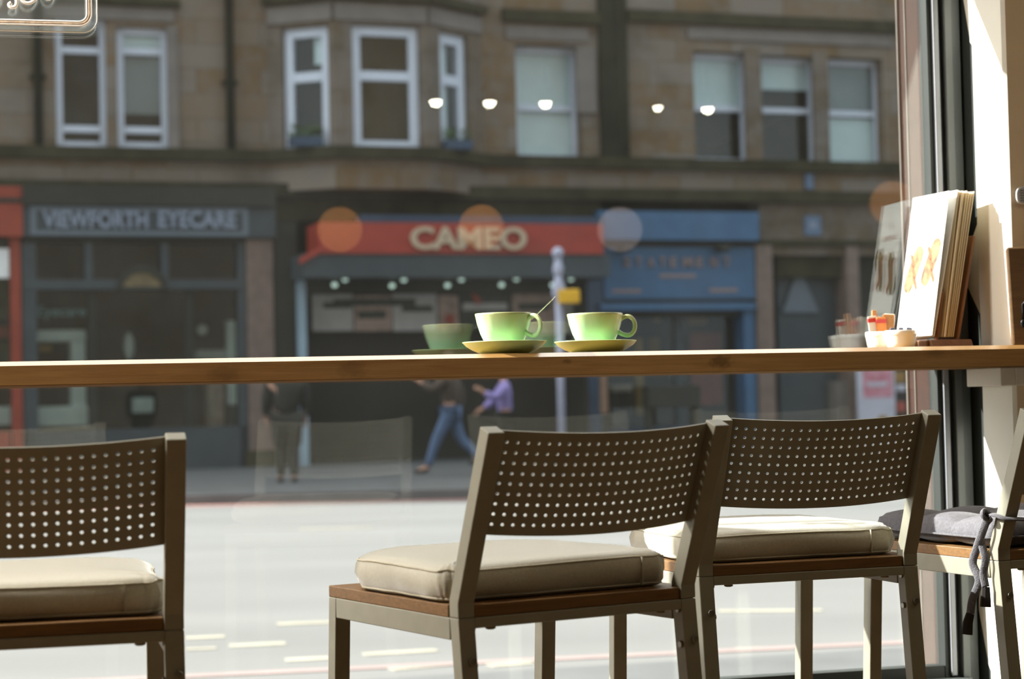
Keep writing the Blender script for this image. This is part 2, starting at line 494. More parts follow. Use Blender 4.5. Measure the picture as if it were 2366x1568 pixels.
# ---------------------------------------------------------------- builders
class MB:
    def __init__(self, T=None):
        self.v, self.f, self.T = [], [], T

    def add(self, vs, fs):
        n = len(self.v)
        if self.T is not None:
            vs = [self.T @ Vector(p) for p in vs]
        self.v += [tuple(p) for p in vs]
        self.f += [tuple(i + n for i in q) for q in fs]
        return self

    def box(self, x0, x1, y0, y1, z0, z1):
        vs = [(x0, y0, z0), (x1, y0, z0), (x1, y1, z0), (x0, y1, z0), (x0, y0, z1), (x1, y0, z1), (x1, y1, z1), (x0, y1, z1)]
        return self.add(vs, [(0, 3, 2, 1), (4, 5, 6, 7), (0, 1, 5, 4), (1, 2, 6, 5), (2, 3, 7, 6), (3, 0, 4, 7)])

    def prism(self, poly, x0, x1, axis=0):
        """poly extruded along axis; axis 0: poly=(y,z); 1: (x,z); 2: (x,y)"""
        n = len(poly)

        def P(p, t):
            return (t, p[0], p[1]) if axis == 0 else ((p[0], t, p[1]) if axis == 1 else (p[0], p[1], t))
        vs = [P(p, x0) for p in poly] + [P(p, x1) for p in poly]
        fs = [tuple(range(n - 1, -1, -1)), tuple(range(n, 2 * n))]
        fs += [(i, (i + 1) % n, n + (i + 1) % n, n + i) for i in range(n)]
        return self.add(vs, fs)

    def tube(self, pts, r, seg=10, closed=False, ry=None, up=None):
        pts = [Vector(p) for p in pts]
        n = len(pts)
        vs, fs = [], []
        prev = None
        for i, p in enumerate(pts):
            if closed:
                t = pts[(i + 1) % n] - pts[i - 1]
            else:
                t = pts[min(i + 1, n - 1)] - pts[max(i - 1, 0)]
            t.normalize()
            if up is not None:
                a = Vector(up).cross(t)
            elif prev is None:
                a = t.orthogonal()
            else:
                a = prev - t * prev.dot(t)
            a.normalize()
            prev = a
            b = t.cross(a)
            rr = r[i] if isinstance(r, (list, tuple)) else r
            r2 = (ry[i] if isinstance(ry, (list, tuple)) else ry) if ry else rr
            for k in range(seg):
                an = 2 * pi * k / seg
                vs.append(p + a * rr * math.cos(an) + b * r2 * math.sin(an))
        m = n if closed else n - 1
        for i in range(m):
            j = (i + 1) % n
            for k in range(seg):
                l = (k + 1) % seg
                fs.append((i * seg + k, i * seg + l, j * seg + l, j * seg + k))
        if not closed:
            fs.append(tuple(range(seg - 1, -1, -1)))
            fs.append(tuple((n - 1) * seg + k for k in range(seg)))
        return self.add(vs, fs)

    def lathe(self, prof, seg=48, c=(0, 0, 0)):
        vs, fs, rows = [], [], []
        for (r, z) in prof:
            if r < 1e-6:
                rows.append([len(vs)])
                vs.append((c[0], c[1], c[2] + z))
            else:
                rows.append(list(range(len(vs), len(vs) + seg)))
                vs += [(c[0] + r * math.cos(2 * pi * k / seg), c[1] + r * math.sin(2 * pi * k / seg), c[2] + z) for k in range(seg)]
        for a, b in zip(rows, rows[1:]):
            for k in range(seg):
                l = (k + 1) % seg
                if len(a) == 1 and len(b) == 1:
                    continue
                if len(a) == 1:
                    fs.append((a[0], b[l], b[k]))
                elif len(b) == 1:
                    fs.append((a[k], a[l], b[0]))
                else:
                    fs.append((a[k], a[l], b[l], b[k]))
        return self.add(vs, fs)

    def ball(self, c, rx, ry=None, rz=None, seg=16, rings=10):
        ry, rz = ry or rx, rz or rx
        vs, fs = [(c[0], c[1], c[2] - rz)], []
        for i in range(1, rings):
            a = -pi / 2 + pi * i / rings
            vs += [(c[0] + rx * math.cos(a) * math.cos(2 * pi * k / seg), c[1] + ry * math.cos(a) * math.sin(2 * pi * k / seg), c[2] + rz * math.sin(a)) for k in range(seg)]
        vs.append((c[0], c[1], c[2] + rz))
        for k in range(seg):
            fs.append((0, 1 + (k + 1) % seg, 1 + k))
            for i in range(rings - 2):
                a, b = 1 + i * seg, 1 + (i + 1) * seg
                fs.append((a + k, a + (k + 1) % seg, b + (k + 1) % seg, b + k))
            fs.append((1 + (rings - 2) * seg + k, 1 + (rings - 2) * seg + (k + 1) % seg, len(vs) - 1))
        return self.add(vs, fs)

    def holes(self, x0, x1, z0, z1, rects, depth, y=0.0):
        """a wall front at y with rectangular openings whose reveals run back by depth"""
        xs = sorted({x0, x1, *[v for q in rects for v in q[:2] if x0 < v < x1]})
        zs = sorted({z0, z1, *[v for q in rects for v in q[2:] if z0 < v < z1]})
        for a, b in zip(xs, xs[1:]):
            for c, d in zip(zs, zs[1:]):
                mx, mz = (a + b) / 2, (c + d) / 2
                if any(q[0] < mx < q[1] and q[2] < mz < q[3] for q in rects):
                    continue
                self.add([(a, y, c), (b, y, c), (b, y, d), (a, y, d)], [(0, 1, 2, 3)])
        for (a, b, c, d) in rects:
            k = y + depth
            self.add([(a, y, c), (a, k, c), (a, k, d), (a, y, d)], [(0, 1, 2, 3)])
            self.add([(b, y, c), (b, k, c), (b, k, d), (b, y, d)], [(3, 2, 1, 0)])
            self.add([(a, y, c), (b, y, c), (b, k, c), (a, k, c)], [(0, 1, 2, 3)])
            self.add([(a, y, d), (b, y, d), (b, k, d), (a, k, d)], [(3, 2, 1, 0)])
        return self

    def build(self, name, m, parent=None, smooth=False, bevel=0.0, seg=2, angle=None, fix=False):
        me = bpy.data.meshes.new(name)
        me.from_pydata(self.v, [], self.f)
        if fix:
            bm = bmesh.new()
            bm.from_mesh(me)
            bmesh.ops.remove_doubles(bm, verts=bm.verts, dist=1e-6)
            bmesh.ops.recalc_face_normals(bm, faces=bm.faces)
            bm.to_mesh(me)
            bm.free()
        me.materials.append(MATS[m])
        o = bpy.data.objects.new(name, me)
        COL.objects.link(o)
        if parent:
            o.parent = parent
        if smooth:
            for p in me.polygons:
                p.use_smooth = True
        if bevel:
            b = o.modifiers.new('bevel', 'BEVEL')
            b.width = bevel
            b.segments = seg
            b.limit_method = 'ANGLE'
            b.angle_limit = math.radians(35)
            if not smooth:
                for p in me.polygons:
                    p.use_smooth = False
        return o


def thing(name, label, cat, loc=(0, 0, 0), rz=0.0, group=None):
    o = bpy.data.objects.new(name, None)
    o.empty_display_size = 0.05
    COL.objects.link(o)
    o.location = loc
    o.rotation_euler = (0, 0, rz)
    o['label'] = label
    o['category'] = cat
    if group:
        o['group'] = group
    return o


def tag(o, label, cat, group=None):
    o['label'] = label
    o['category'] = cat
    if group:
        o['group'] = group
    return o


def struct(o):
    o['kind'] = 'structure'
    return o


def kids(o):
    return [c for c in bpy.data.objects if c.parent == o]


def copy_tree(o, parent=None):
    c = o.copy()
    COL.objects.link(c)
    c.parent = parent
    for ch in kids(o):
        copy_tree(ch, c)
    return c


def text_mb(txt, x0, x1, z0, z1, y0, y1, T=None, gap=1.0, bold=0.0):
    """flat raised lettering that fills the rectangle x0..x1, z0..z1, front at y0"""
    cu = bpy.data.curves.new('t', 'FONT')
    cu.body = txt
    cu.size = 1
    cu.space_character = gap
    cu.offset = bold
    cu.extrude = 0.5
    cu.resolution_u = 4
    o = bpy.data.objects.new('t', cu)
    COL.objects.link(o)
    dg = bpy.context.evaluated_depsgraph_get()
    me = bpy.data.meshes.new_from_object(o.evaluated_get(dg))
    vs = [v.co.copy() for v in me.vertices]
    fs = [tuple(p.vertices) for p in me.polygons]
    bpy.data.objects.remove(o)
    bpy.data.curves.remove(cu)
    bpy.data.meshes.remove(me)
    ax, bx = min(v.x for v in vs), max(v.x for v in vs)
    ay, by = min(v.y for v in vs), max(v.y for v in vs)
    q = [(x0 + (v.x - ax) / (bx - ax) * (x1 - x0), (y0 if v.z > 0 else y1), z0 + (v.y - ay) / (by - ay) * (z1 - z0)) for v in vs]
    return MB(T).add(q, fs)


def skin(name, V, E, R, m, parent, sub=1, root=0):
    me = bpy.data.meshes.new(name)
    me.from_pydata([tuple(v) for v in V], E, [])
    me.materials.append(MATS[m])
    o = bpy.data.objects.new(name, me)
    COL.objects.link(o)
    o.parent = parent
    k = o.modifiers.new('skin', 'SKIN')
    k.use_smooth_shade = True
    if not me.skin_vertices:
        bm = bmesh.new()
        bm.from_mesh(me)
        bm.verts.layers.skin.verify()
        bm.to_mesh(me)
        bm.free()
    for i, d in enumerate(me.skin_vertices[0].data):
        r = R[i]
        d.radius = (r, r) if not isinstance(r, tuple) else r
        d.use_root = (i == root)
    s = o.modifiers.new('sub', 'SUBSURF')
    s.levels = sub
    s.render_levels = sub
    return o




def fbm_(x):
    return math.sin(x * 12.9898) * 43758.5453 % 1.0


# ================================================================ the room
ZC = 2.75          # ceiling
WX0, WX1 = -1.42, 1.03
WZ0, WZ1 = 0.28, 2.09
def room(name, x0, x1, y0, y1, z0, z1, m):
    o = MB().box(x0, x1, y0, y1, z0, z1).build(name, m)
    o.location = G
    o.rotation_euler = (0, 0, TG)
    return struct(o)


room('floor', -3.2, 3.8, -9, 0.3, -0.12, 0.0, 'floor_wood')
room('ceiling', -3.2, 3.8, -9, 0.3, ZC, ZC + 0.1, 'ceiling_paint')
room('wall_back', -3.2, 3.8, -9.15, -9.0, 0, ZC, 'room_paint')
room('wall_left', -3.35, -3.2, -9, 0.3, 0, ZC, 'room_paint')
room('wall_far_right', 3.8, 3.95, -9, 0.3, 0, ZC, 'room_paint')
# the wall the shop window sits in: left of it, above it, below it
wf = MB()
wf.box(-3.2, WX0, -0.02, 0.025, 0, ZC).box(WX0, 1.06, -0.02, 0.025, WZ1, ZC).box(WX0, 1.06, -0.02, 0.025, 0, WZ0)
o = wf.build('wall_front', 'plaster')
o.location, o.rotation_euler = G, (0, 0, TG)
struct(o)
# pier to the right of the window: its left cheek takes the sun
pier = MB()
N = 22
edge = []
for i in range(N + 1):
    z = ZC * i / N
    edge.append((1.050 + 0.0045 * math.sin(z * 9.0) + 0.003 * math.sin(z * 23 + 1), z))
vs, fs = [], []
for (x, z) in edge:
    vs += [(x, -0.082, z), (1.033, -0.105, z), (1.033, -0.235, z), (1.040, -0.242, z), (3.8, -0.242, z), (3.8, 0.28, z), (1.075, 0.28, z)]
K = 7
for i in range(N):
    for k in range(K):
        l = (k + 1) % K
        fs.append((i * K + k, i * K + l, (i + 1) * K + l, (i + 1) * K + k))
pier.add(vs, fs)
o = pier.build('wall_right', 'plaster')
o.data.materials.append(MATS['plaster_shaded'])
for p in o.data.polygons:
    if p.index % K in (3, 4):
        p.material_index = 1
o.location, o.rotation_euler = G, (0, 0, TG)
struct(o)
# outside face of this side of the street, above the shop front
ex = MB()
ex.box(-22, -3.2, 0.29, 0.6, -0.17, 14).box(1.34, 22, 0.29, 0.6, -0.17, 14).box(-3.2, 1.34, 0.29, 0.6, 3.15, 14)
ex.box(-1.49, -1.45, 1.245, 1.50, -0.17, 3.9)      # unseen blocker added to shade the red return
o = ex.build('wall_outside', 'bay_stone')
o.location, o.rotation_euler = G, (0, 0, TG)
struct(o)

# ---------------------------------------------------------------- the shop window
w1 = thing('window_1', 'large shop window in an anthracite metal frame', 'window', G, TG)
struct(w1)
MB().box(WX0 + 0.02, 0.972, -0.004, 0.004, WZ0 + 0.05, WZ1 - 0.02).build('window_pane', 'pane_glass', w1)
MB().box(0.968, 0.979, -0.02, 0.02, WZ0 + 0.05, WZ1).box(WX0 + 0.01, 0.98, -0.018, 0.02, WZ0 + 0.055, WZ0 + 0.082).build('gasket', 'gasket', w1)
MB().box(0.979, 0.992, -0.030, 0.03, WZ0 + 0.06, WZ1).build('glazing_bead', 'frame_light', w1, bevel=0.002)
MB().box(0.992, 1.004, -0.018, 0.03, WZ0 + 0.06, WZ1).build('rebate', 'gasket', w1)
MB().box(1.004, 1.024, -0.034, 0.03, WZ0, WZ1).build('inner_jamb', 'frame_grey', w1, bevel=0.002)
MB().box(1.024, 1.046, -0.026, 0.03, WZ0, WZ1).build('outer_jamb', 'frame_grey', w1, bevel=0.002)
MB().box(1.046, 1.062, -0.004, 0.03, WZ0, WZ1).box(1.050, 1.062, -0.08, -0.004, 0, ZC).build('shade_filler', 'gasket', w1)  # near-black fill standing in for the shade beside the frame
MB().box(WX0, 1.02, -0.05, 0.04, WZ0, WZ0 + 0.056).build('bottom_rail', 'frame_grey', w1, bevel=0.003)
MB().box(WX0, 1.02, -0.03, 0.04, WZ1 - 0.03, WZ1).build('top_rail', 'frame_grey', w1)
MB().box(WX0, WX0 + 0.05, -0.03, 0.04, WZ0, WZ1).build('left_jamb', 'frame_grey', w1)
for z in (0.66, 0.57):
    MB().ball((1.014, -0.034, z), 0.004, 0.002, 0.006, 8, 6).build('frame_screw', 'silver', w1)
# red painted return of the shop front beyond the glass
ret = MB().box(0.985, 1.33, 0.035, 0.160, -0.17, 2.6)
o = ret.build('trim_1', 'red_paint', bevel=0.006)
o.location, o.rotation_euler = G, (0, 0, TG)
struct(o)
o = MB().box(0.9825, 0.9855, 0.118, 0.124, -0.17, 2.6).box(0.981, 0.990, 0.155, 0.163, -0.17, 2.6).build('trim_2', 'bead_paint')
o.location, o.rotation_euler = G, (0, 0, TG)
struct(o)

# ---------------------------------------------------------------- the counter
ZT = 1.0607
mat_wood('counter_wood', (0.25, 0.125, 0.04), (0.36, 0.20, 0.075), scale=5, stretch=(1.2, 10, 26), rough=0.32, spec=0.5, coat=0.7,
         knots=(((0.335, -0.35, 1.037), (0.03, 0.017), 0.62), ((-0.40, -0.35, 1.035), (0.035, 0.022), 0.35), ((-0.64, -0.35, 1.03), (0.04, 0.022), 0.32), ((0.80, -0.35, 1.045), (0.03, 0.012), 0.3), ((0.02, -0.35, 1.043), (0.012, 0.006), 0.5)))
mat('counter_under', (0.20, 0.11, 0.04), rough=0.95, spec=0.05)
cx0, cx1 = WX0 - 0.25, 1.75
D = -0.35
TH = 0.0445
bv = 0.016
prof = [(D, ZT - TH + 0.0015), (D, ZT - 0.0082), (D + bv, ZT), (-0.006, ZT), (-0.006, ZT - TH), (D + 0.0015, ZT - TH)]
cm = MB()
cm.prism([(y, z) for y, z in prof], cx0, 1.028)
prof2 = [(D, ZT - TH + 0.0015), (D, ZT - 0.0082), (D + bv, ZT), (-0.2425, ZT), (-0.2425, ZT - TH), (D + 0.0015, ZT - TH)]
cm.prism(prof2, 1.028, cx1)
o = cm.build('window_counter', 'counter_wood', fix=True)
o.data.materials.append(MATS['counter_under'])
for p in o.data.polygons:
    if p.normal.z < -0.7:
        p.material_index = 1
o.location, o.rotation_euler = G, (0, 0, TG)
tag(o, 'long oiled wooden counter running along the shop window', 'counter')
# pale batten the counter end sits on
o = MB().box(0.998, 1.0325, -0.252, -0.10, 0.977, ZT - TH - 0.0005).box(1.0325, 1.75, -0.252, -0.2425, 0.977, ZT - TH - 0.0005).build('counter_batten', 'plaster', bevel=0.002)
o.location, o.rotation_euler = G, (0, 0, TG)
tag(o, 'cream painted batten under the counter end on the pier', 'batten')

# ---------------------------------------------------------------- cups
YC, YC2 = -0.256, -0.200


def saucer(px, label, YC):
    x = win(px, 800, YC)[0]
    t = thing('saucer', label, 'saucer', WG(x, YC, ZT), TG, 'saucers under the green cups')
    pr = [(0, 0.004), (0.03, 0.004), (0.040, 0.0), (0.046, 0.0), (0.050, 0.003), (0.064, 0.009), (0.076, 0.0165), (0.0825, 0.0235), (0.0838, 0.0245),
          (0.0825, 0.0255), (0.078, 0.0225), (0.066, 0.014), (0.05, 0.0085), (0.034, 0.0075), (0.0, 0.0075)]
    MB().lathe(pr, 64).build('dish', 'saucer_glaze', t, smooth=True)
    return t


def cup(px, label, ha, YC):
    x = win(px, 750, YC)[0]
    t = thing('coffee_cup', label, 'cup', WG(x, YC, ZT + 0.0075), TG, 'green coffee cups on the counter')
    pr = [(0, 0.003), (0.020, 0.003), (0.022, 0.0), (0.0265, 0.0), (0.029, 0.004), (0.0385, 0.0165), (0.0465, 0.033), (0.0525, 0.052), (0.0560, 0.0685), (0.0568, 0.0715),
          (0.0560, 0.0735), (0.0545, 0.0735), (0.0530, 0.0705), (0.0490, 0.052), (0.043, 0.033), (0.034, 0.016), (0.02, 0.007), (0.0, 0.006)]
    MB().lathe(pr, 64).build('bowl', 'cup_glaze', t, smooth=True)
    MB().lathe([(0, 0.0475), (0.047, 0.0475), (0.0470, 0.0470), (0, 0.0470)], 40).build('coffee', 'coffee', t, smooth=False)
    pts = []
    for k in range(21):
        a = math.radians(150 - 300 * k / 20)
        r, z = 0.0655 + 0.0155 * math.cos(a), 0.0475 + 0.0195 * math.sin(a)
        if k < 3:
            r -= 0.003 * (3 - k) / 3
        if k > 17:
            r -= 0.007 * (k - 17) / 3
        pts.append((r * math.cos(ha), r * math.sin(ha), z))
    MB().tube(pts, 0.0028, 10, ry=0.0046).build('handle', 'cup_glaze', t, smooth=True)
    return t


saucer(1166, 'green saucer under the cup holding the teaspoon', YC)
saucer(1376, 'green saucer nearer the menu stand', YC2)
cup(1164, 'green cup with a teaspoon standing in it', math.radians(-42), YC)
cup(1375, 'green cup with its handle turned to the menu stand', math.radians(-14), YC2)
xs, zs = win(1229, 724, YC)
xe, ze = win(1283, 685, YC)
t = thing('teaspoon', 'thin steel teaspoon leaning in the left green cup', 'spoon', WG(win(1164, 750, YC)[0], YC, ZT + 0.0145), TG)
dx = xe - win(1164, 750, YC)[0]
p0, p1 = Vector((-0.012, 0.0, 0.002)), Vector((dx, 0.0, ze - ZT - 0.0145))
MB().tube([p0.lerp(p1, k / 10) + Vector((0, 0, -0.004 * math.sin(pi * k / 10))) for k in range(11)], [0.0006] * 11, 8, ry=[0.0011] * 6 + [0.0012, 0.0013, 0.0015, 0.0016, 0.001]).build('handle', 'silver', t, smooth=True)
MB().ball((-0.02, 0, 0.004), 0.014, 0.010, 0.0035, 16, 8).build('bowl', 'silver', t, smooth=True)

# ---------------------------------------------------------------- sugar pots
YR = -0.10


def ramekin(px, y, label, grp):
    x = win(px, 775, y)[0]
    t = thing('sugar_pot', label, 'bowl', WG(x, y, ZT), TG, grp)
    pr = [(0, 0.003), (0.022, 0.003), (0.024, 0), (0.027, 0.001), (0.0305, 0.012), (0.0328, 0.027), (0.0332, 0.0285), (0.0342, 0.030), (0.0342, 0.0385), (0.0335, 0.0400), (0.0318, 0.0400), (0.0306, 0.037), (0.029, 0.015), (0.024, 0.006), (0, 0.006)]
    MB().lathe(pr, 40).build('pot', 'ramekin_white', t, smooth=True)
    return t, x


def sachet(base, m, label, hgt, wd, yaw, lean, lx, grp, mtop=None):
    t = thing('sugar_sachet', label, 'sachet', base, TG + yaw, grp)
    t.rotation_euler = (lean, lx, TG + yaw)
    b = MB()
    b.prism([(-wd / 2, 0), (wd / 2, 0), (wd / 2, hgt * 0.9), (wd / 2 - 0.001, hgt), (-wd / 2 + 0.001, hgt), (-wd / 2, hgt * 0.9)], -0.0022, 0.0022, axis=1)
    b.build('packet', m, t, bevel=0.0012)
    if mtop:
        MB().prism([(-wd / 2 - 0.0002, hgt * 0.80), (wd / 2 + 0.0002, hgt * 0.80), (wd / 2 + 0.0002, hgt * 0.93), (-wd / 2 - 0.0002, hgt * 0.93)], -0.0026, 0.0026, axis=1).build('band', mtop, t)
    return t


r1, xr = ramekin(2036, -0.075, 'white sugar pot full of orange and brown sachets', 'white sugar pots')
r2, xr2 = ramekin(2081, -0.145, 'white sugar pot of dark sachets against the menus', 'white sugar pots')
SP = [(-0.020, -0.012, 0.075, 0.020, 'sachet_white', 'sachet_red', 'tall white sachet with a red band at the left of the pot'),
      (-0.004, -0.016, 0.072, 0.024, 'sachet_orange', 'sachet_red', 'bright orange sachet with a red band at the front of the pot'),
      (-0.010, 0.004, 0.088, 0.012, 'sachet_kraft', None, 'tallest narrow brown sachet in the middle of the pot'),
      (0.012, -0.008, 0.078, 0.026, 'sachet_kraft', None, 'broad brown paper sachet right of the orange one'),
      (0.019, 0.008, 0.080, 0.024, 'sachet_white', None, 'pale sachet at the back right of the orange sugar pot'),
      (0.000, 0.016, 0.074, 0.014, 'sachet_kraft', 'sachet_red', 'brown sachet with a red band nearest the glass')]
for i, (dx, dy, h, wd, m, mt, lb) in enumerate(SP):
    sachet(WG(xr + dx * 0.9, -0.075 + dy * 0.9, ZT + 0.0065), m, lb, h - 0.007, wd, random.uniform(-.4, .4), random.uniform(-.06, .06), dx * 5, 'sugar sachets in the left pot', mt)
for i, (dx, lb) in enumerate([(-0.014, 'dark grey sachet at the left of the right sugar pot'), (0.0, 'dark grey sachet in the middle of the right sugar pot'), (0.015, 'dark grey sachet at the right of the right sugar pot')]):
    sachet(WG(xr2 + dx, -0.145, ZT + 0.0065), 'sachet_grey', lb, 0.040, 0.013, random.uniform(-.4, .4), 0.03, dx * 9, 'dark sachets in the right pot')

# ---------------------------------------------------------------- menu stand
# local frame: x = across the card (towards the room), y = from card to card, z up
def at_win(px, py, y):
    x, z = win(px, py, y)
    return Vector((x, y, z))


A0 = at_win(2070, 751, -0.020)      # lower corner of the front menu next to the glass
ddir = Vector((math.sin(0.08), -math.cos(0.08), 0))
CW = 0.150
ma = math.atan2(ddir.y, ddir.x)     # heading of the card's width in window coords
HM = 0.315


def menu_card(off, lean, label, hgt=HM, m='card_white', dz=0.016, dx=0.0, splay=0.0):
    """off: metres behind the front menu (along the stack); lean: tilt of the top away from the front"""
    nrm = Vector((-math.sin(ma), math.cos(ma), 0))
    p = A0 + nrm * off + ddir.normalized() * dx
    t = thing('menu_card', label, 'menu', WG(p.x, p.y, ZT + dz), TG + ma, 'menus in the wooden stand')
    t.rotation_euler = (lean, splay, TG + ma)
    MB().box(0, CW, -0.0006, 0.0006, 0, hgt).build('sheet', m, t)
    return t


ncard = Vector((-math.sin(ma), math.cos(ma), 0))
fm = menu_card(0.0, -0.17, 'front menu with a picture of two filled rolls', dz=0.028)


def on_card(t, name, poly, m, y=-0.0009):
    MB().prism(poly, y, y + 0.0002, axis=1).build(name, m, t)


def roll(cx, cz, ang, L, W):
    pts = []
    for k in range(16):
        a = 2 * pi * k / 16
        u = math.copysign(abs(math.cos(a)) ** 0.6, math.cos(a)) * W
        v = math.copysign(abs(math.sin(a)) ** 0.6, math.sin(a)) * L
        pts.append((cx + u * math.cos(ang) - v * math.sin(ang), cz + u * math.sin(ang) + v * math.cos(ang)))
    return pts


for (cx, base) in ((0.27, 0.150), (0.73, 0.162)):
    on_card(fm, 'food_picture', roll(CW * cx, base, -0.42, 0.055, 0.021), 'card_brown')
    for k in (-0.030, -0.006, 0.020):
        on_card(fm, 'filling_picture', roll(CW * cx + 0.42 * -k, base + k, -1.05, 0.0052, 0.018), 'card_orange', -0.0011)
text_mb('OUR MENU', CW * 0.22, CW * 0.80, 0.228, 0.240, -0.0010, -0.0007, gap=1.05).build('lettering', 'card_orange', fm)
on_card(fm, 'emblem', roll(CW * 0.5, 0.262, 0.7, 0.004, 0.011), 'card_ink')
for k, (a, b, z) in enumerate(((0.3, 0.66, 0.058), (0.2, 0.75, 0.036), (0.25, 0.72, 0.030))):
    on_card(fm, 'small_print', [(CW * a, z), (CW * b, z), (CW * b, z + 0.0016), (CW * a, z + 0.0016)], 'card_ink')
menu_card(0.005, -0.215, 'second menu fanned out behind the front one', hgt=0.322, dz=0.026)
order = ['first', 'second', 'third', 'fourth', 'fifth', 'sixth', 'seventh']
for i in range(7):
    menu_card(0.026 + 0.0042 * i, -0.165 - 0.0055 * i, '%s menu of the packed stack behind the wooden peg' % order[i], hgt=0.318 + 0.004 * fbm_(i + 3), dz=0.024, dx=0.004 * (fbm_(i) - 0.5), m='card_shaded')
ms = thing('menu_stand', 'dark wooden stand holding the menus on the counter', 'stand', WG(A0.x, A0.y, ZT), TG + ma)
bx = MB().box(0.012, CW - 0.006, -0.010, 0.095, 0.0, 0.0185)
bx.build('base', 'stand_wood', ms, bevel=0.003)
MB().prism([(CW - 0.004, 0.0), (CW + 0.012, 0.0), (CW + 0.003, 0.0185), (CW - 0.004, 0.0185)], -0.006, 0.095, axis=1).build('front_lip', 'stand_wood', ms, bevel=0.002)
b = MB().box(-0.006, 0.006, -0.003, 0.003, 0, 0.105).build('peg', 'stand_wood', ms, bevel=0.002)
b.location, b.rotation_euler = (CW - 0.010, 0.0155, 0.018), (-0.16, 0, 0)
b = MB().box(-0.035, 0.035, -0.004, 0.004, 0, 0.23).build('back_board', 'stand_wood', ms, bevel=0.002)
b.location, b.rotation_euler = (CW - 0.040, 0.066, 0.018), (-0.215, 0, 0)

# ---------------------------------------------------------------- wooden box and grille at the right edge
xb = win(2333, 700, -0.302)[0]
bt_ = -0.45
bc = Vector((xb, -0.302, 0)) + Matrix.Rotation(bt_, 3, 'Z') @ Vector((0.066, 0.026, 0))
t = thing('wooden_box', 'dark wooden box with a black wire handle at the counter end', 'box', WG(bc.x, bc.y, ZT), TG + bt_)
MB().prism([(-0.062, 0), (0.062, 0), (0.069, 0.205), (-0.069, 0.205)], -0.026, 0.026, axis=1).build('body', 'box_wood', t, bevel=0.004)
MB().tube([(-0.040, -0.027, 0.055), (-0.040, -0.034, 0.085), (-0.033, -0.036, 0.092), (0.033, -0.036, 0.092), (0.040, -0.034, 0.085), (0.040, -0.027, 0.055)], 0.0028, 8).build('handle', 'black_wire', t, smooth=True)
MB().ball((-0.040, -0.027, 0.045), 0.006, 0.003, 0.009, 10, 6).build('handle_plate', 'black_wire', t, smooth=True)
MB().ball((0.040, -0.027, 0.045), 0.006, 0.003, 0.009, 10, 6).build('handle_plate', 'black_wire', t, smooth=True)
xg, zg = win(2366, 452, -0.244)
t = thing('wall_grille', 'small pale grey rounded grille on the wall above the wooden box', 'grille', WG(xg, -0.2425, zg), TG)
rr = [(0.021 * math.copysign(abs(math.cos(a)) ** 0.7, math.cos(a)), 0.019 * math.copysign(abs(math.sin(a)) ** 0.7, math.sin(a))) for a in [2 * pi * k / 28 for k in range(28)]]
MB().prism(rr, -0.008, 0, axis=1).build('plate', 'grille_grey', t, bevel=0.002)
for k in range(5):
    MB().box(-0.014, 0.014, -0.0092, -0.007, -0.011 + 0.0055 * k - 0.001, -0.011 + 0.0055 * k + 0.001).build('louvre', 'frame_light', t)

# ---------------------------------------------------------------- hanging neon style sign
xr_, zb_ = win(225, 60, -0.03)[0], win(150, 74, -0.03)[1]
sg = thing('window_sign', 'clear acrylic sign with a white tube border hung in the window', 'sign', WG(xr_ - 0.30, -0.03, zb_), TG)


def rrect(x0, x1, z0, z1, r, n=8):
    p = []
    for (cx, cz, a0) in ((x1 - r, z0 + r, -90), (x1 - r, z1 - r, 0), (x0 + r, z1 - r, 90), (x0 + r, z0 + r, 180)):
        for k in range(n + 1):
            a = math.radians(a0 + 90 * k / n)
            p.append((cx + r * math.cos(a), cz + r * math.sin(a)))
    return p


SH = 0.30
outl = rrect(-0.30, 0.30, 0, SH, 0.028)
MB().prism(outl, -0.003, 0.003, axis=1).build('panel', 'acrylic', sg)
MB().tube([(x, 0, z) for x, z in outl], 0.0012, 6, closed=True, ry=0.0036, up=(0, 1, 0)).build('panel_edge', 'acrylic_edge', sg)
inl = rrect(-0.285, 0.2845, 0.0150, SH - 0.015, 0.021)
MB().tube([(x, -0.009, z) for x, z in inl], 0.0035, 8, closed=True).build('tube_border', 'tube_core', sg, smooth=True)
MB().tube([(x, -0.0105, z) for x, z in rrect(-0.2885, 0.2885, 0.0112, SH - 0.0115, 0.0245)], 0.0017, 6, closed=True).build('border_rim', 'tube_white', sg, smooth=True)
MB().tube([(x, -0.0105, z) for x, z in rrect(-0.2805, 0.2800, 0.0192, SH - 0.0195, 0.0170)], 0.0019, 6, closed=True).build('border_rim', 'tube_white', sg, smooth=True)
xs0 = xr_ - 0.30


def sgp(px, py):
    x, z = win(px, py, -0.04)
    return (x - xs0, -0.010, z - zb_)


def spl(pts, n=6):
    o = []
    P = [pts[0]] + list(pts) + [pts[-1]]
    for i in range(1, len(P) - 2):
        for k in range(n):
            t_ = k / n
            a, b_, c, d = (Vector(q) for q in P[i - 1:i + 3])
            o.append(0.5 * ((2 * b_) + (c - a) * t_ + (2 * a - 5 * b_ + 4 * c - d) * t_ ** 2 + (3 * b_ - a - 3 * c + d) * t_ ** 3))
    o.append(Vector(pts[-1]))
    return o


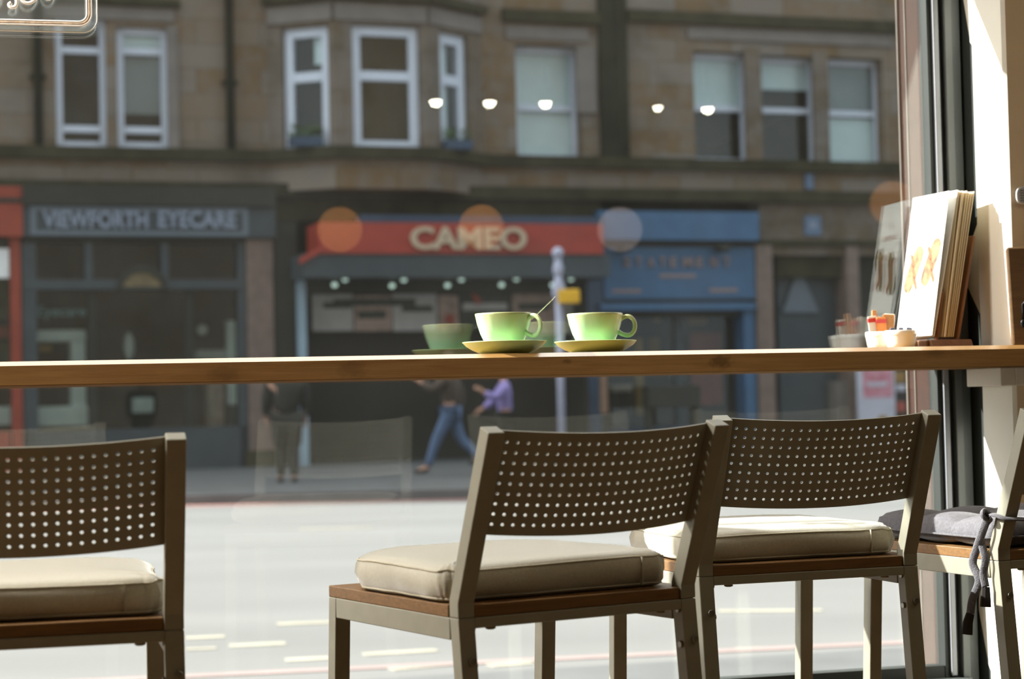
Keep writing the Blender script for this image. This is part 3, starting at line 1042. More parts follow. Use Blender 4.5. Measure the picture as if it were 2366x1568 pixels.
MB().tube(spl([sgp(*p) for p in ((26, 6), (21, 11), (27, 17), (36, 14), (39, 4), (37, -14), (48, -30), (58, -16))]), 0.0036, 8).build('script_stroke', 'tube_white', sg, smooth=True)
MB().tube(spl([sgp(*p) for p in ((44, -26), (47, -6), (56, 5), (68, 7), (80, 0), (88, -14), (86, -30))]), 0.0034, 8).build('script_stroke', 'tube_white', sg, smooth=True)
MB().tube(spl([sgp(*p) for p in ((96, -20), (103, -6), (113, -2), (124, -10), (130, -28))]), 0.0030, 8).build('script_stroke', 'tube_white', sg, smooth=True)
MB().tube(spl([sgp(*p) for p in ((-22, -16), (-10, 0), (0, -4), (5, -20))]), 0.0030, 8).build('script_stroke', 'tube_white', sg, smooth=True)
for x in (-0.24, 0.24):
    MB().tube([(x, 0, SH - 0.01), (x, 0.004, ZC - zb_ if False else WZ1 - 0.03 - zb_)], 0.0006, 5).build('hanging_wire', 'silver', sg)

# ================================================================ chairs
HW, WT, HR0 = 0.6792, 0.0182, 0.6288
HRR = 0.6455
HR1 = HW - WT
W2, PW, PD = 0.21, 0.0271, 0.0258
LEAN, ZK, ZTOP = 0.0981, 0.6825, 0.9269
DF = 0.428
AX = Vector((0, -LEAN, ZTOP - ZK)).normalized()      # up along the leaning post
BN = Vector((0, -AX.z, AX.y))                        # backwards, square to the post
BN = BN if BN.y < 0 else -BN


def panel_mb():
    """perforated, bowed backrest sheet"""
    b = MB()
    nc, nr, p = 22, 9, 0.0159
    w0, hlen = 0.0045, 0.1655
    base = Vector((0, -LEAN, ZTOP)) - BN * (PD * 0.93)
    hw_ = W2 - PW + 0.001

    def P(u, w, side):
        bow = 0.024 * (1 - (u / hw_) ** 2)
        q = base - AX * w + BN * (bow + (0.0026 if side else 0.0))
        return (u, q.y, q.z)
    mu = (2 * hw_ - nc * p) / 2
    ws = w0 + (hlen - w0 - nr * p) / 2
    NS = 12
    R = 0.0027
    # cells with holes
    for i in range(nc):
        for j in range(nr):
            u0, u1 = -hw_ + mu + i * p, -hw_ + mu + (i + 1) * p
            a0, a1 = ws + j * p, ws + (j + 1) * p
            cu, ca = (u0 + u1) / 2, (a0 + a1) / 2
            sq, ho = [], []
            for k in range(NS):
                an = 2 * pi * k / NS
                cx, cy = math.cos(an), math.sin(an)
                m = max(abs(cx), abs(cy))
                sq.append((cu + cx / m * p / 2, ca + cy / m * p / 2))
                ho.append((cu + R * cx, ca + R * cy))
            # corners of the square are hit at 45 degree steps only; add them
            for s in (0, 1):
                vs = [P(u, a, s) for u, a in sq] + [P(u, a, s) for u, a in ho]
                cr = [(u1, a1), (u0, a1), (u0, a0), (u1, a0)]
                vs += [P(u, a, s) for u, a in cr]
                fs = []
                for k in range(NS):
                    l = (k + 1) % NS
                    q = (k, l, NS + l, NS + k)
                    a45 = {1: 0, 4: 1, 7: 2, 10: 3}
                    if k in a45:
                        q = (k, 2 * NS + a45[k], l, NS + l, NS + k)
                    fs.append(q if s else tuple(reversed(q)))
                b.add(vs, fs)
            vs = [P(u, a, 0) for u, a in ho] + [P(u, a, 1) for u, a in ho]
            b.add(vs, [((k + 1) % NS, k, NS + k, NS + (k + 1) % NS) for k in range(NS)])
    us = [-hw_ + mu + i * p for i in range(nc + 1)]
    full = [-hw_] + us + [hw_]
    wv = [ws + j * p for j in range(nr + 1)]
    for s in (0, 1):
        for (lo, hi) in ((w0, ws), (ws + nr * p, hlen)):
            for a, c in zip(full, full[1:]):
                q = [P(a, lo, s), P(c, lo, s), P(c, hi, s), P(a, hi, s)]
                b.add(q, [(0, 1, 2, 3)])
        for (lo, hi) in ((-hw_, us[0]), (us[-1], hw_)):
            for a, c in zip(wv, wv[1:]):
                b.add([P(lo, a, s), P(hi, a, s), P(hi, c, s), P(lo, c, s)], [(0, 1, 2, 3)])
    for w_ in (w0, hlen):
        for a, c in zip(full, full[1:]):
            b.add([P(a, w_, 0), P(c, w_, 0), P(c, w_, 1), P(a, w_, 1)], [(0, 1, 2, 3)])
    return b


def make_chair(label, loc, rz):
    t = thing('bar_chair', label, 'chair', loc, rz, 'chairs along the window counter')
    for s in (-1, 1):
        x0, x1 = (-W2, -W2 + PW) if s < 0 else (W2 - PW, W2)
        # rear leg, splayed back to the floor
        MB().prism([(-0.068, 0), (-0.044, 0), (PD, HR1), (0, HR1)], x0, x1).build('leg', 'chair_paint', t, bevel=0.0015)
        # leaning back post
        top = Vector((0, -LEAN, ZTOP))
        fr = top - BN * PD
        MB().prism([(0, HR1 + 0.0006), (PD, HR1 + 0.0006), (PD, ZK + 0.004), (fr.y, fr.z), (top.y, top.z), (0, ZK)], x0, x1).build('back_post', 'chair_paint', t, bevel=0.0015)
        # front leg
        MB().prism([(DF - PD + 0.045, 0), (DF + 0.045, 0), (DF, HR1), (DF - PD, HR1)], x0, x1).build('leg', 'chair_paint', t, bevel=0.0015)
        MB().box(x0, x1, PD, DF - PD, HR0, HR1).build('side_rail', 'chair_paint', t, bevel=0.0015)
        MB().tube([(x0 + PW / 2 + 0.004, -0.0075, 0.60), (x0 + PW / 2 + 0.004, -0.011, 0.60)], 0.0062, 14).build('bolt', 'bolt_steel', t, bevel=0.001)
        xi = x1 if s < 0 else x0
        for z in (0.645, 0.592):
            MB().tube([(xi, 0.010 - (HR1 - z) * 0.09, z), (xi - s * 0.0035, 0.010 - (HR1 - z) * 0.09, z)], 0.0055, 14).build('bolt', 'bolt_steel', t, bevel=0.001)
    MB().box(-W2 + PW, W2 - PW, 0, PD, HRR, HR1).build('rear_rail', 'chair_paint', t, bevel=0.0015)
    MB().box(-W2 + PW, W2 - PW, DF - PD, DF, HR0, HR1).build('front_rail', 'chair_paint', t, bevel=0.0015)
    MB().box(-W2 + PW, W2 - PW, DF - 0.002, DF + 0.02, 0.24, 0.265).build('foot_rest', 'chair_paint', t, bevel=0.002)
    MB().prism([(-W2, PD + 0.004), (-W2 + PW + 0.001, PD + 0.004), (-W2 + PW + 0.001, 0.003), (W2 - PW - 0.001, 0.003), (W2 - PW - 0.001, PD + 0.004), (W2, PD + 0.004), (W2, DF), (-W2, DF)], HR1, HW, axis=2).build('seat', 'seat_wood', t, bevel=0.0015)
    for x in (-0.15, 0.15):
        MB().lathe([(0, 0), (0.007, 0), (0.008, -0.003), (0.005, -0.0045), (0, -0.0045)], 14, (x, 0.012, HRR)).build('screw_cap', 'chair_paint', t, smooth=True)
    panel_mb().build('backrest', 'chair_paint', t, fix=True)
    return t


CH = {'A': (0.0941, 2.8712, 0.5409, -0.0018), 'B': (0.5079, 3.3476, 0.315, 0.0014), 'C': (-0.6686, 2.6371, 0.249, 0.0007), 'D': (1.058, 3.556, 0.408, 0.0)}
LBL = {'A': 'taupe metal bar chair in the middle, its whole perforated back in view', 'B': 'taupe bar chair by the menus with a sunlit cushion',
       'C': 'taupe bar chair cut off by the left edge', 'D': 'taupe bar chair by the pier with a tied grey cushion'}
protoc = None
for k in 'ABCD':
    x, y, a, z = CH[k]
    if protoc is None:
        protoc = make_chair(LBL[k], (x, y, z), a)
    else:
        c = copy_tree(protoc)
        c.location, c.rotation_euler, c['label'] = (x, y, z), (0, 0, a), LBL[k]


def outline(x0, x1, y0, y1, rr, rf, n=10):
    p = []
    for (cx, cy, a0, r) in ((x1 - rr, y0 + rr, -90, rr), (x1 - rf, y1 - rf, 0, rf), (x0 + rf, y1 - rf, 90, rf), (x0 + rr, y0 + rr, 180, rr)):
        for k in range(n + 1):
            a = math.radians(a0 + 90 * k / n)
            p.append((cx + r * math.cos(a), cy + r * math.sin(a), math.cos(a), math.sin(a)))
    # sides need points of their own
    o = []
    for i, q in enumerate(p):
        o.append(q)
        r = p[(i + 1) % len(p)]
        d = math.hypot(r[0] - q[0], r[1] - q[1])
        if d > 0.05:
            m = 8
            for k in range(1, m):
                s = k / m
                o.append((q[0] + (r[0] - q[0]) * s, q[1] + (r[1] - q[1]) * s, q[2], q[3]))
    return o


def cushion(label, chair, box, rr, rf, H, dz=0.0, seedv=0.0):
    x, y, a, z = CH[chair]
    t = thing('seat_cushion', label, 'cushion', (x, y, z + HW), a, 'canvas cushions on the bar chairs')
    ol = outline(*box, rr, rf)
    cx, cy = (box[0] + box[1]) / 2, (box[2] + box[3]) / 2
    rings = [(0.018, 0.0), (0.008, 0.003), (0.001, 0.012), (-0.002, H * 0.5), (0.0005, H - 0.014), (0.006, H - 0.006), (0.015, H - 0.001), (0.023, H + 0.001)]
    vs, fs = [], []
    n = len(ol)
    for (ins, zz) in rings:
        for i, q in enumerate(ol):
            wob = 0.0022 * math.sin(i * 0.9 + zz * 90 + seedv) + 0.0015 * math.sin(i * 2.3 + seedv * 3)
            wz = 0.0016 * math.sin(i * 0.55 + seedv) if zz > 0.02 else 0
            vs.append((q[0] - q[2] * (ins + wob), q[1] - q[3] * (ins + wob), zz + wz))
    for s, zz in ((0.88, H + 0.004), (0.62, H + 0.007), (0.3, H + 0.008), (0.08, H + 0.008)):
        for i, q in enumerate(ol):
            qx, qy = q[0] - q[2] * 0.023, q[1] - q[3] * 0.023
            vs.append((cx + (qx - cx) * s, cy + (qy - cy) * s, zz))
    R = len(rings) + 4
    for r in range(R - 1):
        for i in range(n):
            j = (i + 1) % n
            fs.append((r * n + i, r * n + j, (r + 1) * n + j, (r + 1) * n + i))
    fs.append(tuple(range(n - 1, -1, -1)))
    fs.append(tuple((R - 1) * n + i for i in range(n)))
    MB().add(vs, fs).build('pad', 'canvas', t, smooth=True)
    for zz, ins in ((H - 0.009, 0.0030), (0.006, 0.005)):
        pts = []
        for i, q in enumerate(ol):
            wob = 0.0022 * math.sin(i * 0.9 + zz * 90 + seedv) + 0.0015 * math.sin(i * 2.3 + seedv * 3)
            wz = 0.0016 * math.sin(i * 0.55 + seedv) if zz > 0.02 else 0
            pts.append((q[0] - q[2] * (ins + wob), q[1] - q[3] * (ins + wob), zz + wz))
        MB().tube(pts, 0.0017, 6, closed=True).build('piping', 'piping', t, smooth=True)
    xs_ = box[1] - 0.055
    MB().box(xs_ - 0.0006, xs_ + 0.0006, box[2] - 0.0040, box[2] + 0.004, 0.006, H - 0.008).build('seam', 'piping', t)
    return t


cushion('beige canvas cushion with piping on the middle chair', 'A', (-0.213, 0.188, 0.034, 0.416), 0.030, 0.13, 0.056, seedv=0.4)
cushion('beige canvas cushion half in sun on the chair by the menus', 'B', (-0.204, 0.192, 0.034, 0.420), 0.030, 0.12, 0.054, seedv=2.1)
cushion('beige canvas cushion on the chair at the left edge', 'C', (-0.200, 0.186, 0.030, 0.420), 0.030, 0.10, 0.056, seedv=4.0)

# quilted grey cushion with ties
x, y, a, z = CH['D']
t = thing('quilted_cushion', 'grey quilted cushion tied to the chair by the pier', 'cushion', (x, y, z + HW), a)
nx, ny = 40, 40
b = MB()
vs, fs = [], []


def qz(u, v):
    e = min(1, (1 - max(abs(u), abs(v))) / 0.10) if max(abs(u), abs(v)) < 1 else 0
    q = abs(math.sin((u + 1) * 1.5 * pi + 0.2)) * abs(math.sin((v + 1) * 1.5 * pi))
    return math.sqrt(max(0, e * (2 - e))) * (0.020 + 0.020 * math.sqrt(q))


for s in (1, -1):
    for i in range(nx + 1):
        for j in range(ny + 1):
            u, v = -1 + 2 * i / nx, -1 + 2 * j / ny
            sx = 0.004 * math.sin(v * 7)
            sy = 0.004 * math.sin(u * 7)
            zz = 0.021 + s * qz(u, v) * (0.95 if s > 0 else 0.5)
            vs.append((u * (0.203 + sy), 0.217 + v * (0.190 + sx), zz))
m = (nx + 1) * (ny + 1)
for i in range(nx):
    for j in range(ny):
        q = (i * (ny + 1) + j, (i + 1) * (ny + 1) + j, (i + 1) * (ny + 1) + j + 1, i * (ny + 1) + j + 1)
        fs.append(q)
        fs.append(tuple(m + k for k in reversed(q)))
b.add(vs, fs).build('pad', 'grey_cloth', t, smooth=True, fix=True)
MB().tube([(u_ * 0.204, 0.217 + v_ * 0.191, 0.021) for u_, v_ in [(math.cos(k) / max(abs(math.cos(k)), abs(math.sin(k))), math.sin(k) / max(abs(math.cos(k)), abs(math.sin(k)))) for k in [2 * pi * i / 64 for i in range(64)]]], 0.0022, 6, closed=True).build('piping', 'grey_cloth', t, smooth=True)
# tie round the left post and its hanging ends
xl = -W2 - 0.002


def post_y(zz):
    return 0.0 - (zz + HW - ZK) * LEAN / (ZTOP - ZK)


zz = 0.060
py = post_y(zz)
loop = [(-0.18, 0.05, 0.03), (-0.183, 0.03, 0.045), (-0.180, py + 0.030, zz), (-W2 - 0.004, py + 0.031, zz + 0.006), (-W2 - 0.006, py + 0.012, zz + 0.004), (-W2 - 0.004, py - 0.006, zz), (-0.19, py - 0.008, zz - 0.002), (-0.165, py - 0.004, zz - 0.004), (-0.12, 0.01, zz - 0.01), (-0.08, 0.03, 0.03)]
MB().tube(spl(loop), 0.0025, 8, ry=0.008).build('tie', 'grey_cloth', t, smooth=True)
knot = [(-W2 - 0.006, py + 0.036, zz + 0.004), (-W2 - 0.016, py + 0.040, zz + 0.012), (-W2 - 0.022, py + 0.036, zz + 0.004), (-W2 - 0.012, py + 0.034, zz - 0.004), (-W2 - 0.006, py + 0.03, zz)]
MB().tube(spl(knot), 0.004, 8, ry=0.007).build('tie_knot', 'grey_cloth', t, smooth=True)
tail = [(-W2 - 0.010, py + 0.036, zz + 0.002), (-W2 - 0.016, py + 0.042, zz - 0.02), (-W2 - 0.018, 0.040, zz - 0.06), (-W2 - 0.020, 0.048, zz - 0.085), (-W2 - 0.017, 0.036, zz - 0.115), (-W2 - 0.022, 0.050, zz - 0.15), (-W2 - 0.026, 0.052, zz - 0.175)]
MB().tube(spl(tail), 0.0022, 8, ry=0.0075).build('tie', 'grey_cloth', t, smooth=True)
p = Vector(tail[-1])
MB().tube([p, p + Vector((-0.003, 0.004, -0.016)), p + Vector((-0.004, 0.006, -0.038))], [0.0026, 0.0028, 0.0028], 8, ry=[0.0075, 0.009, 0.010]).build('tie_end', 'dark_tip', t, smooth=False)
tail = [(-W2 - 0.008, py + 0.034, zz - 0.002), (-W2 - 0.012, 0.034, zz - 0.03), (-W2 - 0.012, 0.022, zz - 0.075), (-W2 - 0.014, 0.026, zz - 0.10), (-W2 - 0.013, 0.022, zz - 0.125)]
MB().tube(spl(tail), 0.0022, 8, ry=0.0070).build('tie', 'grey_cloth', t, smooth=True)
p = Vector(tail[-1])
MB().tube([p, p + Vector((0, 0.001, -0.02)), p + Vector((0, 0.002, -0.036))], [0.0026, 0.0028, 0.0028], 8, ry=[0.0075, 0.009, 0.010]).build('tie_end', 'dark_tip', t, smooth=False)

# ================================================================ lamps of the room (seen mirrored in the pane), then added fill lamps
GN = Vector((-math.sin(TG), math.cos(TG), 0))


def mirrored(px, py, dist=None, z=None):
    d = ray(px, py)
    t_ = dist if dist else (z - CAM.z) / d.z
    V = CAM + d * t_
    return V - GN * (2 * (V - G).dot(GN))


for i, (px, py, m, lb) in enumerate([(785, 530, 'globe_amber', 'amber globe pendant hanging nearest the entrance side'), (1112, 525, 'globe_amber', 'amber globe pendant hanging second in the row'),
                                     (1432, 530, 'globe_cool', 'pale globe pendant hanging third in the row'), (2062, 470, 'globe_amber', 'amber globe pendant hanging at the pier end')]):
    P = mirrored(px, py, dist=8.2)
    t = thing('pendant_lamp', lb, 'lamp', P, 0, 'globe pendants of the room')
    MB().ball((0, 0, 0), 0.096, seg=28, rings=16).build('globe', m, t, smooth=True)
    MB().tube([(0, 0, 0.09), (0, 0, ZC - P.z)], 0.004, 6).build('cord', 'black_wire', t)
    MB().lathe([(0, 0.02), (0.045, 0.02), (0.05, 0), (0, 0)], 20, (0, 0, ZC - P.z - 0.02)).build('ceiling_rose', 'black_wire', t)
    MB().lathe([(0, 0.12), (0.02, 0.12), (0.022, 0.09), (0, 0.09)], 16).build('lamp_holder', 'black_wire', t)
for i, (px, py, lb) in enumerate([(1007, 233, 'first'), (1131, 235, 'second'), (1260, 237, 'third'), (1520, 247, 'fourth'), (1635, 250, 'fifth')]):
    P = mirrored(px, py, z=2.52)
    t = thing('ceiling_spot', '%s white ceiling spotlight counted from the left in the reflection' % lb, 'spotlight', P, 0, 'ceiling spotlights of the room')
    MB().ball((0, 0, 0), 0.03 if i != 3 else 0.022, seg=16, rings=10).build('bulb', 'spot_white', t, smooth=True)
    MB().lathe([(0.034, -0.0), (0.040, 0.07), (0.02, 0.09), (0.0, 0.09), (0, 0.085), (0.018, 0.085), (0.036, 0.068), (0.031, 0)], 20).build('housing', 'black_wire', t, smooth=True)
    MB().tube([(0, 0, 0.085), (0, 0, ZC - P.z)], 0.008, 8).build('stem', 'black_wire', t)

for i, (x, y, pw, lc) in enumerate([(0.9, -3.8, FILL * 0.5, (1.0, 0.88, 0.60)), (2.1, -1.5, FILL, (1.0, 0.88, 0.60)), (-2.75, -0.45, FILL_L, (1.0, 0.96, 0.88)), (-2.1, -0.45, FILL_L, (1.0, 0.96, 0.88)), (-2.4, -0.72, FILL_L, (1.0, 0.96, 0.88))]):
    t = thing('fill_lamp', 'added fill lamp under the ceiling, out of view', 'lamp', WG(x, y, ZC), TG, 'added fill lamps')
    MB().lathe([(0.16, -0.0), (0.17, -0.05), (0.15, -0.06), (0, -0.06), (0, 0)], 32).build('housing', 'ceiling_paint', t, smooth=False)
    L = bpy.data.lights.new('fill_light', 'AREA')  # unseen fill lights added to brighten the chairs and pier
    L.shape, L.size, L.energy, L.color = 'DISK', 0.28, pw, lc
    lo = bpy.data.objects.new('fill_light', L)
    COL.objects.link(lo)
    lo.parent = t
    lo.location = (0, 0, -0.065)

# ================================================================ the street
def road_poly(name, pts, z0, z1, m):
    b = MB()
    b.prism([(p[0], p[1]) for p in pts], z0, z1, axis=2)
    return struct(b.build(name, m))


road_poly('road', [(-45, 3), (60, 3), (60, 44), (-45, 44)], Z_ST - 0.3, Z_ST, 'asphalt')
KY = 22.7
road_poly('pavement_far', [(-45, KY), (60, KY), (60, 60), (-45, 60)], Z_ST, Z_PV - 0.001, 'paving')
road_poly('kerb_far', [(-45, KY - 0.15), (60, KY - 0.15), (60, KY), (-45, KY)], Z_ST, Z_PV, 'kerb_stone')
road_poly('pavement_near', [tuple(WG(-30, 0.6)[:2]), tuple(WG(40, 0.6)[:2]), tuple(WG(40, 3.3)[:2]), tuple(WG(-30, 3.3)[:2])], Z_ST, Z_PV - 0.02, 'paving')
road_poly('road_line_far', [(-45, KY - 0.42), (60, KY - 0.42), (60, KY - 0.22), (-45, KY - 0.22)], Z_ST, Z_ST + 0.004, 'red_line')
for k, nm in ((0.12, 'road_line_near'), (0.52, 'road_line_near')):
    g0, g1 = ground(1420, 1560, Z_ST), ground(2090, 1527, Z_ST)
    e = (g1 - g0).normalized()
    n_ = Vector((-e.y, e.x, 0))
    a, b_ = g0 - e * 25 + n_ * k, g0 + e * 25 + n_ * k
    road_poly(nm, [a[:2], b_[:2], (b_ + n_ * 0.1)[:2], (a + n_ * 0.1)[:2]], Z_ST, Z_ST + 0.004, 'faded_red_line')
for (x0, y0, x1, y1, hw_) in [(640, 1442, 800, 1436, .06), (430, 1474, 520, 1470, .05), (530, 1492, 660, 1486, .06), (840, 1512, 1010, 1502, .05), (430, 1500, 500, 1497, .04),
                              (660, 1525, 760, 1520, .05), (900, 1546, 1030, 1535, .05), (1130, 1538, 1230, 1530, .05), (690, 1222, 860, 1219, .05), (1700, 1500, 1830, 1497, .05), (1660, 1412, 1900, 1410, .05)]:
    a, b_ = ground(x0, y0, Z_ST), ground(x1, y1, Z_ST)
    e = (b_ - a).normalized()
    n_ = Vector((-e.y, e.x, 0)) * hw_
    road_poly('road_marking', [(a - n_)[:2], (b_ - n_)[:2], (b_ + n_)[:2], (a + n_)[:2]], Z_ST, Z_ST + 0.003, 'old_line')

# ---------------------------------------------------------------- tenement opposite
S0, S1, HB = -23.25, 27.0, 17.5
_, zc1a = fac(1183, 360)
_, zc1b = fac(1183, 386)
_, zc2a = fac(1183, 434)
_, zc2b = fac(1183, 462)
TB = thing('tenement_building', 'sandstone tenement with white sash windows across the street', 'building', (FO.x, FO.y, Z_PV), TF)
# facade coordinates are kept absolute; the thing's base sits on the pavement
TBI = MB
DZ = -Z_PV


class FB(MB):
    """builder in facade coordinates (s, depth, world height) for children of a root on the pavement"""

    def build(self, *a, **k):
        self.v = [(x, y, z + DZ) for x, y, z in self.v]
        return MB.build(self, *a, **k)


wins = []


def sash(root, T, r, rails, fw, y, blinds=(), back='room_brown', name='sash_window', rail_w=None, bottom=None, side=True):
    """white timber sash window in rectangle r; rails = heights of cross rails; blinds = (z0, z1, material)"""
    x0, x1, z0, z1 = r
    rail_w = rail_w or fw
    bt = bottom or fw
    b = FB(T)
    b.box(x0, x0 + fw, y, y + 0.09, z0, z1).box(x1 - fw, x1, y, y + 0.09, z0, z1)
    b.box(x0 + fw, x1 - fw, y, y + 0.09, z0, z0 + bt).box(x0 + fw, x1 - fw, y, y + 0.09, z1 - fw, z1)
    for k, zr in enumerate(rails):
        b.box(x0 + fw, x1 - fw, y - 0.02 * k, y + 0.09, zr - rail_w / 2, zr + rail_w / 2)
    f = b.build(name, 'sash_white', root, bevel=0.01)
    zz = [z0 + bt] + [v for zr in sorted(rails) for v in (zr - rail_w / 2, zr + rail_w / 2)] + [z1 - fw]
    for a, c in zip(zz[::2], zz[1::2]):
        FB(T).box(x0 + fw, x1 - fw, y + 0.04, y + 0.046, a, c).build('pane', 'sash_glass', f)
    for (a, c, m) in blinds:
        FB(T).box(x0 + fw * 0.5, x1 - fw * 0.5, y + 0.11, y + 0.115, a, c).build('blind', m, f)
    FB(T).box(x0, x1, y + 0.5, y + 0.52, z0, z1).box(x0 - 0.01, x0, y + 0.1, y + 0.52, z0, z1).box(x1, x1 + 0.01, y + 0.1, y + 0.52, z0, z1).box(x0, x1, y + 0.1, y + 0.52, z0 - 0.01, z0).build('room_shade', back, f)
    return f


holes = []
spec = []


def flat(px, rails, fwpx, blinds=(), back='room_brown', rec=0.14, **k):
    hr = frect(px[0], px[1], px[2] + (rec - 0.1) * 60, px[3], 0.0)
    q = frect(*px, rec)
    r = (min(q[0], hr[0] + 0.02), q[1], hr[2], hr[3])
    holes.append(hr)
    xm = (px[0] + px[2]) / 2
    fz = lambda yy: fac(xm, yy, rec)[1]
    k['rec'] = rec
    spec.append((r, [fz(v) for v in rails], fwpx / 132.0, [(fz(b_), fz(a), m) for a, b_, m in blinds], back, k))


flat((128, 40, 246, 340), [116, 298], 15, [(46, 76, 'blind_grey')], 'room_dark')
flat((270, 62, 388, 342), [119, 301], 15, [(66, 116, 'blind_aqua'), (125, 262, 'blind_grey')], 'room_dark')
flat((1193, 104, 1333, 366), [250], 14, [(106, 362, 'blind_aqua')], rec=0.27)
flat((1604, 119, 1724, 374), [251], 14, [(121, 248, 'blind_aqua')], rec=0.27)
flat((1761, 129, 1882, 382), [256], 14, [(132, 206, 'blind_aqua')], rec=0.27)
flat((1916, 134, 2032, 386), [263], 14, [(272, 384, 'blind_aqua'), (138, 256, 'blind_grey')], rec=0.27)
# further windows beyond the frame keep the front a tenement from the side
for s_ in (-15.5, -12.4, 13.2, 16.4, 20.0):
    holes.append((s_, s_ + 1.05, zc1a + 0.05, zc1a + 2.1))
    spec.append(((s_, s_ + 1.05, zc1a + 0.05, zc1a + 2.1), [zc1a + 1.1], 0.11, [], 'room_brown', {}))
for s_ in (-15.5, -12.4, -8.6, 2.0, 5.4, 9.0, 13.2, 16.4, 20.0):
    for lv in (3.6, 7.0):
        r = (s_, s_ + 1.05, zc1a + 0.2 + lv, zc1a + 2.2 + lv)
        holes.append(r)
        spec.append((r, [zc1a + 1.25 + lv], 0.11, [], 'room_brown', {}))
# canted bay
bx = [fac(618, 200, 0)[0], fac(772, 200, -0.75)[0], fac(990, 200, -0.75)[0], fac(1114, 200, 0)[0]]
bays = [(bx[0], 0.0), (bx[1], -0.75), (bx[2], -0.75), (bx[3], 0.0)]
fw_ = FB()
fw_.holes(S0, bx[0], zc2a, HB, [h for h in holes if h[1] < bx[0]], 0.28)
fw_.holes(bx[3], S1, zc2a, HB, [h for h in holes if h[0] > bx[3]], 0.28)
fw_.holes(bx[0], bx[3], zc2a, zc1a, [], 0.16)
fw_.add([(S0, 0, zc2a), (S0, 9, zc2a), (S0, 9, HB), (S0, 0, HB), (S1, 0, zc2a), (S1, 9, zc2a), (S1, 9, HB), (S1, 0, HB)], [(0, 1, 2, 3), (4, 5, 6, 7), (2, 3, 7, 6), (1, 2, 6, 5)])
fw_.build('upper_wall', 'sandstone', TB)
o = MB().box(S0, S1, 1.75, 9, Z_PV, zc2b - 0.02).box(S0, bx[0] - 9, 0, 1.7, Z_PV, zc2b - 0.02).build('wall_shops', 'dull_black')
o.location, o.rotation_euler = FO, (0, 0, TF)
struct(o)
for (r, rl, f_, bl, bk, k) in spec:
    sash(TB, None, r, rl, f_, k.get('rec', 0.14), bl, bk)
facets = []
for (a, b_) in zip(bays, bays[1:]):
    L = math.hypot(b_[0] - a[0], b_[1] - a[1])
    th = math.atan2(b_[1] - a[1], b_[0] - a[0])
    facets.append((Matrix.Translation((a[0], a[1], 0)) @ Matrix.Rotation(th, 4, 'Z'), L, th, FO + RF @ Vector((a[0], a[1], 0))))
bw = FB()
bspec = [((658, 64, 765, 342), [178], 22, 26, [(66, 145, 'blind_aqua', 720, 765)]), ((812, 62, 967, 356), [176], 24, 30, []), ((1008, 80, 1074, 350), [186], 24, 26, [(84, 340, 'blind_aqua', 1012, 1042)])]
bw_done = []
for (T, L, th, p0), (px, rails, fp, bp, bls) in zip(facets, bspec):
    ff = lambda a, b_, o=0.0, p0=p0, th=th: onplane(a, b_, p0, TF + th, o)
    r = frect(*px, 0.10, ff)
    xm = (px[0] + px[2]) / 2
    pb = MB(T)
    pb.holes(0, L, zc1a, HB, [r, (r[0], r[1], r[2] + 3.6, r[3] + 3.6), (r[0], r[1], r[2] + 7.0, r[3] + 7.0)], 0.14)
    bw.v, bw.f = bw.v + pb.v, bw.f + [tuple(i + len(bw.v) - 0 for i in q) for q in []]
    bw_done.append(pb)
    f_ = sash(TB, T, r, [ff(xm, v, 0.1)[1] for v in rails], fp / 132.0 * (0.9 if abs(th) < .1 else 1.0), 0.10, bottom=bp / 132.0, back='room_brown')
    for (ya, yb, m, xa, xb) in bls:
        q = frect(xa, ya, xb, yb, 0.10, ff)
        FB(T).box(q[0], q[1], 0.22, 0.225, q[2], q[3]).build('curtain', m, f_)
bw = FB()
for pb in bw_done:
    bw.add(pb.v, pb.f)
bw.build('bay_wall', 'bay_stone', TB)


def bay_band(z0, z1, out_, name, m):
    b = FB()
    pts = [(S0, 0.02), (bays[0][0], 0.02), (bays[1][0], bays[1][1]), (bays[2][0], bays[2][1]), (bays[3][0], 0.02), (S1, 0.02)]
    o_ = [(S0, -out_), (bays[0][0] - out_ * 0.3, -out_), (bays[1][0] - out_ * 0.5, bays[1][1] - out_), (bays[2][0] + out_ * 0.5, bays[2][1] - out_), (bays[3][0] + out_ * 0.3, -out_), (S1, -out_)]
    for i in range(5):
        q = [pts[i], pts[i + 1], o_[i + 1], o_[i]]
        b.prism([(p[0], p[1]) for p in q], z0, z1, axis=2)
    return b.build(name, m, TB)


bay_band(zc1b, zc1a, 0.16, 'sill_course', 'dark_stone')
FB().box(S0, S1, -0.22, 0.03, zc2b, zc2a).build('cornice', 'dark_stone', TB)
